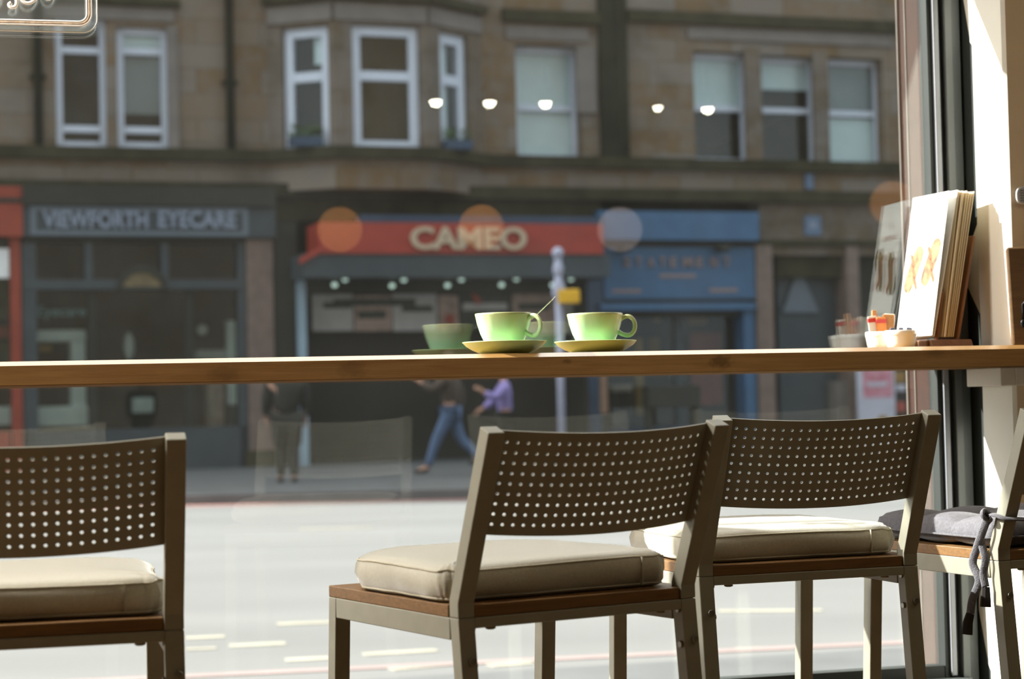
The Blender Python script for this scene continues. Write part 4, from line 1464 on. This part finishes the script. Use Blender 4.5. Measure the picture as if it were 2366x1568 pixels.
# bay underside, jambs and lintels
MBT = FB()
MBT.prism([(bays[0][0], 0.0), (bays[1][0], -0.75), (bays[2][0], -0.75), (bays[3][0], 0.0)], zc1b - 0.5, zc1b, axis=2)
MBT.build('bay_corbel', 'sandstone', TB)
for (T, L, th, p0) in facets:
    zt = fac(880, 50, -0.75)[1]
    FB(T).box(0.02, L - 0.02, -0.05, 0.0, zt, zt + 0.28).build('lintel', 'trim_stone', TB)
    FB(T).box(-0.02, L + 0.02, -0.16, 0.0, zt + 0.34, zt + 0.48).build('bay_cornice', 'dark_stone', TB)
for (x0, y0, x1, y1, m, nm) in [(100, 14, 402, 44, 'trim_stone', 'lintel'), (88, -6, 415, 12, 'dark_stone', 'hood_mould'), (246, 62, 270, 342, 'sandstone', 'mullion'), (388, 60, 412, 342, 'trim_stone', 'window_jamb'),
                                (1170, 62, 1360, 92, 'trim_stone', 'lintel'), (1160, 26, 1385, 54, 'dark_stone', 'hood_mould'), (1333, 110, 1378, 260, 'trim_stone', 'window_jamb'),
                                (1590, 72, 2060, 98, 'trim_stone', 'lintel'), (1450, 40, 2200, 66, 'dark_stone', 'hood_mould'), (1724, 110, 1761, 384, 'bay_stone', 'mullion'), (1882, 118, 1916, 388, 'bay_stone', 'mullion')]:
    s0, s1, z0, z1 = frect(x0, y0, x1, y1, -0.05)
    FB().box(s0, s1, -0.14 if 'hood' in nm else -0.05, 0.02, z0, z1).build(nm, m, TB)
s0, s1, _, _ = frect(1388, 100, 1452, 300, -0.1)
FB().box(s0, s1, -0.10, 0.02, zc1a, HB).build('dark_pier', 'dull_black', TB)  # plain dark strip up the wall
for i, (px, r_) in enumerate([(88, 0.075), (532, 0.075)]):
    s_ = fac(px, 200, -0.1)[0]
    FB().tube([(s_, -0.10, zc1a + 0.0), (s_, -0.10, HB)], r_, 10).build('downpipe', 'dull_black', TB, smooth=True)
    for zz in (zc1a + 1.1, zc1a + 3.2):
        FB().box(s_ - 0.13, s_ + 0.13, -0.12, 0, zz, zz + 0.07).build('pipe_bracket', 'dull_black', TB)
# roof
FB().prism([(0.0, HB), (9, HB), (4.5, HB + 1.2)], S0, S1).build('roof', 'slate_paint', TB)
# window boxes with plants on the bay sills
for (px, py, w_, lb) in [(705, 330, 0.55, 'dark planter with green leaves on the left bay sill'), (1055, 338, 0.5, 'dark planter with green leaves on the right bay sill')]:
    s_, z_ = fac(px, 350, -0.55)
    t = thing('window_planter', lb, 'planter', FO + RF @ Vector((s_, -0.62, zc1a)), TF, 'planters on the bay sills')
    MB().box(-w_ / 2, w_ / 2, -0.11, 0.11, 0, 0.16).build('trough', 'shop_blue_dark', t, bevel=0.01)
    b = MB()
    for k in range(70):
        c = (random.uniform(-w_ / 2, w_ / 2), random.uniform(-.1, .1), random.uniform(0.14, 0.36))
        q = Vector((random.uniform(-1, 1), random.uniform(-1, 1), random.uniform(0, 1))).normalized() * 0.07
        n_ = q.orthogonal().normalized() * 0.025
        c = Vector(c)
        b.add([c - q, c + n_, c + q, c - n_], [(0, 1, 2, 3)])
    b.build('leaves', 'leaf_green', t)


# ---------------------------------------------------------------- shop fronts
def shop(name, label, px0, px1):
    s0, s1 = fac(px0, 800, -0.2)[0], fac(px1, 800, -0.2)[0]
    return thing(name, label, 'shop front', (FO.x, FO.y, Z_PV), TF, 'shop fronts across the street')


def fbox(root, nm, px, y0, dep, m, bevel=0.0, floor=False, at=None):
    s0, s1, z0, z1 = frect(*px, at if at is not None else y0)
    if floor:
        z0 = Z_PV
    return FB().box(s0, s1, y0, y0 + dep, z0, z1).build(nm, m, root, bevel=bevel)


# 1: red shop at the left edge
R1 = shop('red_shop_front', 'red painted shop front at the left edge', -300, 50)
fbox(R1, 'fascia', (-300, 428, 52, 545), -0.25, 0.3, 'shop_red')
fbox(R1, 'fascia_groove', (-300, 455, 52, 466), -0.27, 0.03, 'black_paint')
fbox(R1, 'pilaster', (26, 545, 50, 1000), -0.1, 0.4, 'shop_red', floor=True)
fbox(R1, 'stall_riser', (-300, 1000, 26, 1060), -0.05, 0.3, 'shop_red', floor=True)
fbox(R1, 'door_sign', (-40, 574, 21, 642), -0.06, 0.03, 'display_white')
fbox(R1, 'shop_window', (-300, 545, 26, 1000), 0.05, 0.02, 'shop_glass')
fbox(R1, 'display', (-300, 640, 26, 735), 0.6, 0.3, 'display_green')
fbox(R1, 'display', (-300, 755, 26, 780), 0.5, 0.4, 'shop_red')
fbox(R1, 'display', (-300, 790, 26, 900), 0.7, 0.3, 'display_green')
fbox(R1, 'counter', (-300, 942, 24, 985), 0.4, 0.5, 'display_white')

# 2: optician
R2 = shop('optician_shop_front', 'slate blue shop front with pale lettering, far left', 50, 640)
fbox(R2, 'cornice', (52, 430, 637, 474), -0.32, 0.4, 'black_paint')
fa = fbox(R2, 'fascia', (53, 472, 637, 547), -0.22, 0.25, 'slate_paint')
s0, s1, z0, z1 = frect(70, 478, 574, 544, -0.24)
b = FB()
k = 0.075
b.box(s0, s1, -0.245, -0.21, z0, z0 + k).box(s0, s1, -0.245, -0.21, z1 - k, z1).box(s0, s0 + k * 1.3, -0.245, -0.21, z0 + k, z1 - k).box(s1 - k * 1.3, s1, -0.245, -0.21, z0 + k, z1 - k)
b.build('sign_border', 'slate_light', R2)
for word, xa, xb in (('VIEWFORTH', 98, 342), ('EYECARE', 366, 546)):
    s0, s1, z0, z1 = frect(xa, 486, xb, 527, -0.25)
    tb = text_mb(word, s0, s1, z0, z1, -0.26, -0.215, gap=1.02, bold=0.035)
    FB().add(tb.v, tb.f).build('lettering', 'letter_blue', R2)
for i, px in enumerate([(52, 560, 86, 1000), (196, 560, 214, 650), (372, 560, 390, 650), (552, 560, 572, 1000)]):
    fbox(R2, 'window_frame', px, -0.06, 0.3, 'slate_paint', floor=px[3] == 1000)
fbox(R2, 'transom', (52, 645, 572, 668), -0.08, 0.3, 'slate_paint')
fbox(R2, 'soffit', (52, 545, 572, 560), -0.06, 0.4, 'black_paint')
fbox(R2, 'door_frame', (206, 668, 224, 1000), 0.05, 0.2, 'black_paint', floor=True)
fbox(R2, 'door_frame', (430, 668, 448, 1000), 0.05, 0.2, 'black_paint', floor=True)
sa, sb, za, zb = frect(268, 612, 388, 670, -0.12)
b = FB()
for k in range(14):
    a0, a1 = pi * k / 14, pi * (k + 1) / 14
    cx, rx, ri = (sa + sb) / 2, (sb - sa) / 2, (sb - sa) / 2 - 0.09
    hz, hi = zb - za, zb - za - 0.12
    q = [(cx + rx * math.cos(a0), za + hz * math.sin(a0)), (cx + rx * math.cos(a1), za + hz * math.sin(a1)), (cx + ri * math.cos(a1), za + hi * math.sin(a1)), (cx + ri * math.cos(a0), za + hi * math.sin(a0))]
    b.prism(q, -0.13, 0.0, axis=1)
b.build('door_arch', 'black_paint', R2)
fbox(R2, 'fanlight_panel', (285, 628, 372, 662), -0.10, 0.04, 'display_tan')
fbox(R2, 'window_pane', (86, 560, 552, 1000), 0.08, 0.02, 'shop_glass')
fbox(R2, 'stall_riser', (52, 990, 572, 1060), -0.06, 0.35, 'slate_paint', floor=True)
s0, s1, z0, z1 = frect(88, 706, 198, 738, 0.05)
tb = text_mb('Eyecare', s0, s1, z0, z1, 0.05, 0.075)
FB().add(tb.v, tb.f).build('window_lettering', 'teal_letter', R2)
fbox(R2, 'interior_back', (52, 560, 572, 1000), 1.55, 0.1, 'room_dark', floor=True)
# what stands in its windows
t = thing('display_unit', 'white stepped display unit at the left of the optician window', 'display', (FO.x, FO.y, Z_PV), TF)
fbox(t, 'top_shelf', (84, 762, 198, 788), 0.4, 0.5, 'display_white', bevel=0.02)
fbox(t, 'column', (166, 788, 198, 938), 0.4, 0.5, 'display_white')
fbox(t, 'plinth', (86, 938, 204, 985), 0.35, 0.6, 'display_white', bevel=0.02)
fbox(t, 'plinth_front', (96, 965, 204, 1040), 0.38, 0.5, 'display_tan', floor=True)
fbox(t, 'tan_box', (92, 796, 118, 812), 0.5, 0.2, 'ochre')
t = thing('display_cabinet', 'tall pale display cabinet at the right of the optician window', 'cabinet', (FO.x, FO.y, Z_PV), TF)
fbox(t, 'light_panel', (528, 740, 566, 935), 0.35, 0.3, 'display_white', bevel=0.02)
fbox(t, 'light_panel_foot', (530, 935, 564, 1040), 0.4, 0.2, 'slate_paint', floor=True)
fbox(t, 'ledge', (456, 808, 526, 828), 0.5, 0.4, 'poster_grey')
fbox(t, 'body', (482, 828, 516, 985), 0.5, 0.4, 'poster_rose', floor=True)
t = thing('reception_screen', 'bright white screen behind the optician door', 'screen', (FO.x, FO.y, Z_PV), TF)
fbox(t, 'screen', (306, 918, 356, 954), 0.9, 0.2, 'display_white', bevel=0.03)
fbox(t, 'stand', (322, 954, 340, 1040), 0.92, 0.15, 'room_dark', floor=True)
for (px, py, lb) in [(298, 800, 'tall white lamp behind the optician door'), (468, 762, 'round white lamp in the optician window')]:
    s_, z_ = fac(px, py, 1.15)
    t = thing('shop_lamp', lb, 'lamp', FO + RF @ Vector((s_, 1.15, z_)), TF)
    MB().ball((0, 0, 0), 0.10 if px != 298 else 0.09, 0.08, 0.10 if px != 298 else 0.24).build('shade', 'display_white', t, smooth=True)
    MB().tube([(0, 0, -0.05), (0, 0, Z_PV - z_)], 0.012, 6).build('stem', 'black_paint', t)
t = thing('stone_pillar', 'pinkish stone pillar between the slate shop and the cinema', 'pillar', (FO.x, FO.y, Z_PV), TF, 'stone pillars between the shops')
fbox(t, 'shaft', (573, 552, 634, 1040), -0.12, 0.4, 'pink_granite', floor=True)
fbox(t, 'plinth', (570, 1040, 638, 1085), -0.18, 0.5, 'dark_stone', floor=True)

# 3: cinema
R3 = shop('cinema_front', 'cinema front with a red sign over a dark canopy', 636, 1400)
fbox(R3, 'wall', (636, 440, 1390, 512), -0.05, 0.3, 'dark_stone')
fbox(R3, 'ledge', (640, 446, 1385, 458), -0.16, 0.3, 'trim_stone')
fbox(R3, 'flashing', (832, 498, 1396, 516), -0.62, 0.4, 'shop_blue_dark')
fbox(R3, 'side_wall', (636, 500, 690, 1060), -0.02, 0.6, 'black_paint', floor=True)
fas = fbox(R3, 'fascia', (742, 515, 1394, 586), -1.1, 0.4, 'cinema_red')
s0, s1, z0, z1 = frect(742, 515, 1394, 586, -1.1)
FB().add([(s0, -1.1, z0), (s0, -1.1, z1), (s0, -0.1, z1), (s0, -0.1, z0), (s0 - 0.02, -0.1, z0), (s0 - 0.02, -1.1, z0), (s0 - 0.02, -1.1, z1), (s0 - 0.02, -0.1, z1)], [(0, 1, 2, 3), (7, 6, 5, 4), (0, 5, 6, 1), (1, 6, 7, 2), (2, 7, 4, 3), (3, 4, 5, 0)]).build('fascia_return', 'cinema_red', R3)
s0, s1, z0, z1 = frect(948, 524, 1216, 577, -1.12)
tb = text_mb('CAMEO', s0, s1, z0, z1, -1.16, -1.10, gap=0.98, bold=0.03)
FB().add(tb.v, tb.f).build('lettering', 'cream_letter', R3)
s0, s1, z0, z1 = frect(700, 586, 1410, 640, -1.05)
FB().box(s0, s1, -1.05, 0.3, z0, z1).build('canopy', 'slate_paint', R3)
s0, s1, z0, z1 = frect(690, 590, 742, 604, -1.0)
FB().prism([(s0, z0 - 0.05), (s1, z1 + 0.06), (s1, z1 + 0.16), (s0, z0 + 0.05)], -1.12, -1.0, axis=1).build('canopy_edge', 'cinema_red', R3)
fbox(R3, 'soffit_band', (700, 640, 1404, 676), 0.2, 0.3, 'black_paint')
fbox(R3, 'back_wall', (690, 640, 1404, 1075), 1.5, 0.1, 'black_paint', floor=True)
pb = fbox(R3, 'end_wall', (1352, 640, 1404, 1060), 0.0, 1.4, 'black_paint', floor=True)
for (px, m, nm) in [((722, 674, 816, 764), 'poster_grey', 'notice_panel'), ((820, 682, 905, 764), 'poster_rose', 'notice_panel'), ((908, 678, 1010, 764), 'poster_grey', 'notice_panel'), ((1014, 682, 1060, 764), 'poster_rose', 'notice_panel'), ((1064, 672, 1178, 760), 'poster_dark', 'notice_panel'), ((1184, 674, 1282, 772), 'poster_rose', 'notice_panel'), ((1284, 690, 1345, 770), 'poster_grey', 'notice_panel')]:
    fbox(R3, nm, px, 0.55, 0.05, m)
for (px, m) in [((748, 698, 812, 712), 'poster_dark'), ((772, 690, 960, 706), 'poster_dark'), ((828, 718, 892, 736), 'poster_dark'), ((930, 706, 1000, 720), 'poster_dark'), ((1070, 700, 1172, 716), 'poster_grey'), ((1200, 700, 1270, 716), 'poster_dark'), ((1030, 726, 1050, 748), 'poster_red')]:
    fbox(R3, 'notice_strip', px, 0.52, 0.03, m)
s0, s1, z0, z1 = frect(1082, 664, 1112, 704, 0.5)
FB().prism([(s0, z1 - 0.05), (s0 + 0.08, z1), (s1, z0 + 0.05), (s1 - 0.08, z0)], 0.49, 0.52, axis=1).build('red_stripe', 'poster_red', R3)
for (px, m) in [((692, 640, 710, 1046), 'pale_blue')]:
    fbox(R3, 'door_post', px, -0.3, 0.16, m, floor=True)
for i, (px, py) in enumerate([(773, 658), (797, 645), (906, 660), (933, 646), (1034, 659), (1066, 645), (1159, 658), (1193, 644), (1277, 658), (1319, 644)]):
    yy = -0.55 if i % 2 else -0.2
    s_, z_ = fac(px, py, yy)
    b = FB().ball((s_, yy, z_), 0.05, 0.05, 0.04, 12, 8).build('canopy_bulb', 'bulb_cool', R3, smooth=True)
    FB().tube([(s_, yy, z_), (s_, yy, fac(px, 636, yy)[1])], 0.02, 8).build('bulb_stem', 'black_paint', b)

# 4: blue shop
R4 = shop('blue_shop_front', 'blue shop front with spaced rose lettering', 1385, 1755)
fbox(R4, 'fascia', (1384, 488, 1754, 554), -0.3, 0.4, 'shop_blue')
fbox(R4, 'fascia_shade_strip', (1388, 553, 1752, 572), -0.02, 0.1, 'black_paint')  # black strip standing in for the shadow line below the fascia
fbox(R4, 'sign_board', (1396, 571, 1748, 690), -0.08, 0.2, 'shop_blue')
fbox(R4, 'sign_ledge_gap', (1392, 689, 1745, 700), 0.0, 0.1, 'black_paint')
fbox(R4, 'ledge', (1388, 699, 1746, 716), -0.16, 0.3, 'shop_blue')
word = 'STATEMENT'
cxs = [1449, 1475, 1504, 1531, 1556, 1589, 1617, 1649, 1679]
for ch_, cx in zip(word, cxs):
    hw_ = 11 if ch_ == 'M' else 7.5
    s0, s1, z0, z1 = frect(cx - hw_, 594, cx + hw_, 617, -0.1)
    tb = text_mb(ch_, s0, s1, z0, z1, -0.12, -0.075, bold=0.02)
    FB().add(tb.v, tb.f).build('lettering', 'rose_letter', R4)
for px in [(1524, 633, 1608, 641), (1415, 668, 1482, 676), (1640, 666, 1704, 674)]:
    fbox(R4, 'small_print', px, -0.095, 0.02, 'rose_letter')
for (a, b_) in ((1440, 1462), (1668, 1690)):
    fbox(R4, 'sign_lamp', (a, 566, b_, 580), -0.5, 0.35, 'black_paint', bevel=0.03)
fbox(R4, 'pilaster', (1360, 640, 1398, 1040), -0.05, 0.4, 'shop_blue_dark', floor=True)
fbox(R4, 'pilaster', (1722, 716, 1748, 1040), -0.05, 0.4, 'shop_blue', floor=True)
fbox(R4, 'soffit', (1398, 716, 1724, 730), 0.1, 0.5, 'black_paint')
fbox(R4, 'interior_back', (1398, 720, 1724, 1060), 1.5, 0.1, 'room_dark', floor=True)
fbox(R4, 'door_frame', (1562, 730, 1580, 1040), 0.3, 0.15, 'slate_paint', floor=True)
fbox(R4, 'shop_window', (1398, 730, 1722, 1000), 0.35, 0.02, 'shop_glass')
fbox(R4, 'stall_riser', (1398, 985, 1722, 1060), 0.2, 0.3, 'shop_blue_dark', floor=True)
for (px, m, y0) in [((1590, 730, 1632, 750), 'ochre', 0.7), ((1510, 732, 1528, 744), 'ochre', 0.9), ((1598, 768, 1668, 935), 'poster_red', 0.9), ((1500, 780, 1524, 830), 'ochre', 0.9)]:
    fbox(R4, 'poster', px, y0, 0.03, m)
for (px, y0, dep, m, nm, lb, cat) in [((1470, 780, 1488, 960), 0.6, 0.3, 'ochre', 'display_easel', 'ochre easel leaning in the blue shop window', 'easel'), ((1412, 888, 1462, 905), 0.6, 0.4, 'poster_rose', 'display_tray', 'pale rose tray in the blue shop window', 'tray'),
                                     ((1390, 865, 1404, 955), -0.35, 0.12, 'tan_wood', 'wooden_post', 'thin tan wooden post outside the blue shop', 'post'), ((1500, 890, 1620, 940), -0.8, 0.35, 'black_paint', 'black_bench', 'black bench outside the blue shop', 'bench')]:
    t = thing(nm, lb, cat, (FO.x, FO.y, Z_PV), TF)
    o = fbox(t, 'body', px, y0, dep, m, bevel=0.015)
    s0, s1, z0, z1 = frect(*px, y0)
    for q in (s0 + 0.03, s1 - 0.07):
        FB().box(q, q + 0.04, y0 + 0.05, y0 + dep - 0.02, Z_PV, z0).build('leg', 'room_dark', t)
s_, z_ = fac(1566, 872, 0.8)
t = thing('shop_lamp', 'round pale blue lamp in the blue shop window', 'lamp', FO + RF @ Vector((s_, 0.8, z_)), TF)
MB().ball((0, 0, 0), 0.12, seg=16).build('shade', 'display_white', t, smooth=True)
MB().tube([(0, 0, -0.1), (0, 0, Z_PV - z_)], 0.02, 8).build('stem', 'black_paint', t)
t = thing('stone_pillar', 'pinkish stone pillar right of the blue shop', 'pillar', (FO.x, FO.y, Z_PV), TF, 'stone pillars between the shops')
fbox(t, 'shaft', (1752, 566, 1790, 1040), -0.12, 0.4, 'pink_granite', floor=True)
fbox(t, 'plinth', (1750, 1000, 1800, 1080), -0.18, 0.5, 'trim_stone', floor=True)

# 5: stone close on the right
R5 = shop('stone_shop_front', 'stone fronted entrance with dark grey doors, far right', 1760, 2300)
b = fbox(R5, 'stone_wall', (1755, 455, 2400, 590), -0.03, 0.5, 'bay_stone')
fbox(R5, 'course', (1755, 555, 2400, 568), -0.12, 0.3, 'dark_stone')
fbox(R5, 'door_panel', (1800, 590, 1962, 1080), 0.35, 0.1, 'slate_paint', floor=True)
fbox(R5, 'door_head', (1795, 590, 1965, 640), 0.1, 0.4, 'dark_stone')
s0, s1, z0, z1 = frect(1806, 640, 1890, 722, 0.3)
FB().prism([(s0, z0), (s0 + 0.28, z1), (s1 - 0.3, z1), (s1, z0)], 0.28, 0.34, axis=1).build('door_hood', 'slate_light', R5)
fbox(R5, 'pier', (1962, 566, 1990, 1040), -0.10, 1.0, 'pink_granite', floor=True)
fbox(R5, 'pier', (1936, 880, 1962, 1080), 0.0, 0.4, 'trim_stone', floor=True)
fbox(R5, 'side_window', (1990, 590, 2400, 1060), 0.4, 0.1, 'room_dark', floor=True)
t = thing('pavement_banner', 'pink and white poster stand outside the stone entrance', 'poster', (FO.x, FO.y, Z_PV), TF)
fbox(t, 'board', (1982, 830, 2068, 985), -0.5, 0.05, 'poster_white', floor=True)
fbox(t, 'pink_print', (1994, 840, 2062, 918), -0.505, 0.01, 'poster_pink')
fbox(t, 'print_bar', (2004, 882, 2050, 892), -0.512, 0.01, 'poster_white')
fbox(t, 'print_spot', (2030, 960, 2050, 975), -0.505, 0.01, 'ochre')
t = thing('display_rack', 'dark rack with ochre, white and rust parcels at the far right', 'rack', (FO.x, FO.y, Z_PV), TF)
fbox(t, 'rack_back', (2068, 840, 2140, 990), 0.25, 0.06, 'black_paint', floor=True)
fbox(t, 'ochre_parcel', (2062, 860, 2092, 884), 0.05, 0.2, 'ochre', bevel=0.02)
fbox(t, 'white_parcel', (2072, 888, 2094, 904), 0.05, 0.2, 'poster_white', bevel=0.02)
fbox(t, 'rust_parcel', (2074, 928, 2092, 952), 0.05, 0.2, 'poster_red', bevel=0.02)
for (px, py, w_, h_, lb) in [(1879, 521, 38, 46, 'blue wall plaque on the stone blocks at the right'), (1871, 419, 18, 36, 'small blue wall sign under the right hand windows')]:
    t = thing('wall_plaque', lb, 'plaque', (FO.x, FO.y, Z_PV), TF)
    o = fbox(t, 'plate', (px - w_ / 2, py - h_ / 2, px + w_ / 2, py + h_ / 2), -0.07, 0.08, 'plaque_blue', bevel=0.01)
    if w_ > 30:
        fbox(t, 'pale_centre', (px - 7, py - 9, px + 7, py + 6), -0.075, 0.02, 'letter_blue')

# ---------------------------------------------------------------- street furniture on the far pavement
def on_pave(px, Y):
    d = ray(px, 900)
    return Vector((CAM.x + d.x * Y, Y, Z_PV))


def zat(px, py, Y):
    return CAM.z + ray(px, py).z * Y


YP = 25.0
p = on_pave(1296, YP)
t = thing('street_sign_post', 'pale lilac street sign post with an amber box', 'sign post', p)
MB().tube([(0, 0, 0), (0, 0, zat(1296, 580, YP) - Z_PV)], 0.05, 12).build('post', 'sign_lilac', t, smooth=True)
for (a, b_, wd) in ((570, 598, 0.13), (604, 640, 0.12), (642, 700, 0.15)):
    z0, z1 = zat(1296, b_, YP) - Z_PV, zat(1296, a, YP) - Z_PV
    MB().ball((0, -0.02, (z0 + z1) / 2), wd / 1.7, 0.06, (z1 - z0) / 2, 14, 10).build('signal_head', 'sign_lilac', t, smooth=True)
z0, z1 = zat(1315, 701, YP) - Z_PV, zat(1315, 669, YP) - Z_PV
MB().box(-0.01, 0.27, -0.12, 0.05, z0, z1).build('amber_box', 'amber_box', t, bevel=0.02)


# ---------------------------------------------------------------- people
def person(label, px, Y, H, face, top, legs, hair, stride=0.0, arm=(0.3, -0.3), bend=(0.1, 0.1), lean=0.0, bulk=1.0, long_coat=False):
    """one continuous skinned body (x = the way the person faces), clothes and hair as children"""
    p = on_pave(px, Y)
    t = thing('person', label, 'person', p, face, None)
    f = H / 1.72
    sw, hw_ = 0.185 * bulk, 0.09
    V, E, R = [], [], []

    def add(v, r, par=None):
        V.append(Vector(v) * f)
        R.append(r * f)
        if par is not None:
            E.append((par, len(V) - 1))
        return len(V) - 1
    pel = add((0, 0, 0.93), 0.115 * bulk)
    wai = add((lean * 0.3, 0, 1.06), 0.105 * bulk, pel)
    che = add((lean * 0.7, 0, 1.27), 0.135 * bulk, wai)
    nb = add((lean, 0, 1.44), 0.055, che)
    nk = add((lean + 0.015, 0, 1.50), 0.050, nb)
    hd = add((lean + 0.03, 0, 1.60), 0.088, nk)
    ht = add((lean + 0.02, 0, 1.69), 0.060, hd)
    add((lean + 0.135, 0, 1.585), 0.012, hd)           # nose
    J = {'pel': pel, 'wai': wai, 'che': che, 'nb': nb}
    for i, s in enumerate((1, -1)):
        k = stride * s
        hip = add((0, s * hw_, 0.88), 0.088 * bulk, pel)
        kn = add((0.42 * math.sin(k) + bend[i] * 0.15, s * hw_, 0.88 - 0.42 * math.cos(k)), 0.058, hip)
        k2 = k - bend[i]
        kx, kz = V[kn].x / f, V[kn].z / f
        ank = add((kx + 0.41 * math.sin(k2), s * hw_, max(0.07, kz - 0.40 * math.cos(k2))), 0.038, kn)
        ax_, az = V[ank].x / f, V[ank].z / f
        toe = add((ax_ + 0.17, s * (hw_ + 0.02), max(0.03, az - 0.05)), 0.032, ank)
        sh = add((lean * 0.9, s * sw, 1.40), 0.058, che)
        a = arm[i]
        el = add((lean * 0.9 + 0.28 * math.sin(a), s * (sw + 0.03), 1.40 - 0.28 * math.cos(a)), 0.042, sh)
        a2 = a + 0.5 + (0.9 if abs(a) > 0.5 else 0)
        ex_, ez = V[el].x / f, V[el].z / f
        wr = add((ex_ + 0.25 * math.sin(a2), s * (sw + 0.02), ez - 0.25 * math.cos(a2)), 0.027, el)
        wx, wz = V[wr].x / f, V[wr].z / f
        d = Vector((math.sin(a2), 0, -math.cos(a2)))
        pm = add(Vector((wx, s * (sw + 0.02), wz)) + d * 0.07, 0.030, wr)
        pc = V[pm] / f
        n_ = Vector((math.cos(a2), 0, math.sin(a2)))
        for q, L in ((-0.024, 0.07), (-0.008, 0.085), (0.008, 0.08), (0.024, 0.062)):
            m_ = add(pc + n_ * q + d * L * 0.6, 0.0085, pm)
            add(pc + n_ * q * 1.1 + d * L + Vector((0, -s * 0.015, 0)), 0.0075, m_)
        add(Vector((wx, s * (sw + 0.02), wz)) + d * 0.06 + n_ * 0.045, 0.0095, wr)
        J.update({'hip%d' % i: hip, 'kn%d' % i: kn, 'an%d' % i: ank, 'toe%d' % i: toe, 'sh%d' % i: sh, 'el%d' % i: el, 'wr%d' % i: wr})
    skin('body', V, E, R, 'skin', t, sub=1)

    def cloth(nm, names, pairs, grow, m, cut=None):
        vs = [V[J[q]].copy() for q in names]
        if cut:
            for q, (to, fr_) in cut.items():
                vs[names.index(q)] = V[J[q]].lerp(V[J[to]], fr_)
        skin(nm, vs, [(names.index(a), names.index(b)) for a, b in pairs], [R[J[q]] + grow * f for q in names], m, t, sub=1)
    cloth('trousers', ['pel', 'hip0', 'kn0', 'an0', 'hip1', 'kn1', 'an1'], [('pel', 'hip0'), ('hip0', 'kn0'), ('kn0', 'an0'), ('pel', 'hip1'), ('hip1', 'kn1'), ('kn1', 'an1')], 0.022, legs)
    nm = ['che', 'wai', 'pel', 'nb', 'sh0', 'el0', 'wr0', 'sh1', 'el1', 'wr1']
    cloth('coat' if long_coat else 'top', nm, [('che', 'wai'), ('wai', 'pel'), ('che', 'nb'), ('che', 'sh0'), ('sh0', 'el0'), ('el0', 'wr0'), ('che', 'sh1'), ('sh1', 'el1'), ('el1', 'wr1')], 0.034 if not long_coat else 0.045, top, cut={'wr0': ('el0', 0.15), 'wr1': ('el1', 0.15)})
    if long_coat:
        cloth('coat_skirt', ['pel', 'hip0', 'kn0', 'hip1', 'kn1'], [('pel', 'hip0'), ('hip0', 'kn0'), ('pel', 'hip1'), ('hip1', 'kn1')], 0.06, top)
    for i in (0, 1):
        skin('shoe', [V[J['an%d' % i]] + Vector((-0.03, 0, -0.03)) * f, V[J['toe%d' % i]] + Vector((0.03, 0, 0)) * f], [(0, 1)], [0.045 * f, 0.036 * f], 'shoe_dark', t, sub=1)
    hc = V[hd]
    MB().ball((hc.x - 0.022 * f, 0, hc.z + 0.035 * f), 0.105 * f, 0.098 * f, 0.105 * f, 16, 12).build('hair', hair, t, smooth=True)
    for s in (1, -1):
        MB().ball((hc.x + 0.086 * f, s * 0.032 * f, hc.z - 0.005 * f), 0.010 * f, seg=8, rings=6).build('eye', 'shoe_dark', t, smooth=True)
        MB().ball((hc.x, s * 0.090 * f, hc.z - 0.005 * f), 0.018 * f, 0.010 * f, 0.028 * f, 8, 6).build('ear', 'skin', t, smooth=True)
    return t


person('person in a long black coat standing by the pale blue post', 661, 25.6, 1.62, math.radians(100), 'cloth_black', 'cloth_black', 'hair_brown', 0.06, (0.1, -0.1), (0.05, 0.05), bulk=1.32, long_coat=True)
person('person in blue jeans and brown top mid-stride', 1040, 26.6, 1.70, math.radians(172), 'cloth_brown', 'cloth_denim', 'hair_brown', 0.44, (0.75, -0.4), (0.12, 0.35))
person('person in a purple top and dark trousers walking', 1165, 27.6, 1.52, math.radians(190), 'cloth_purple', 'cloth_black', 'hair_brown', 0.25, (0.7, 0.5), (0.1, 0.2))
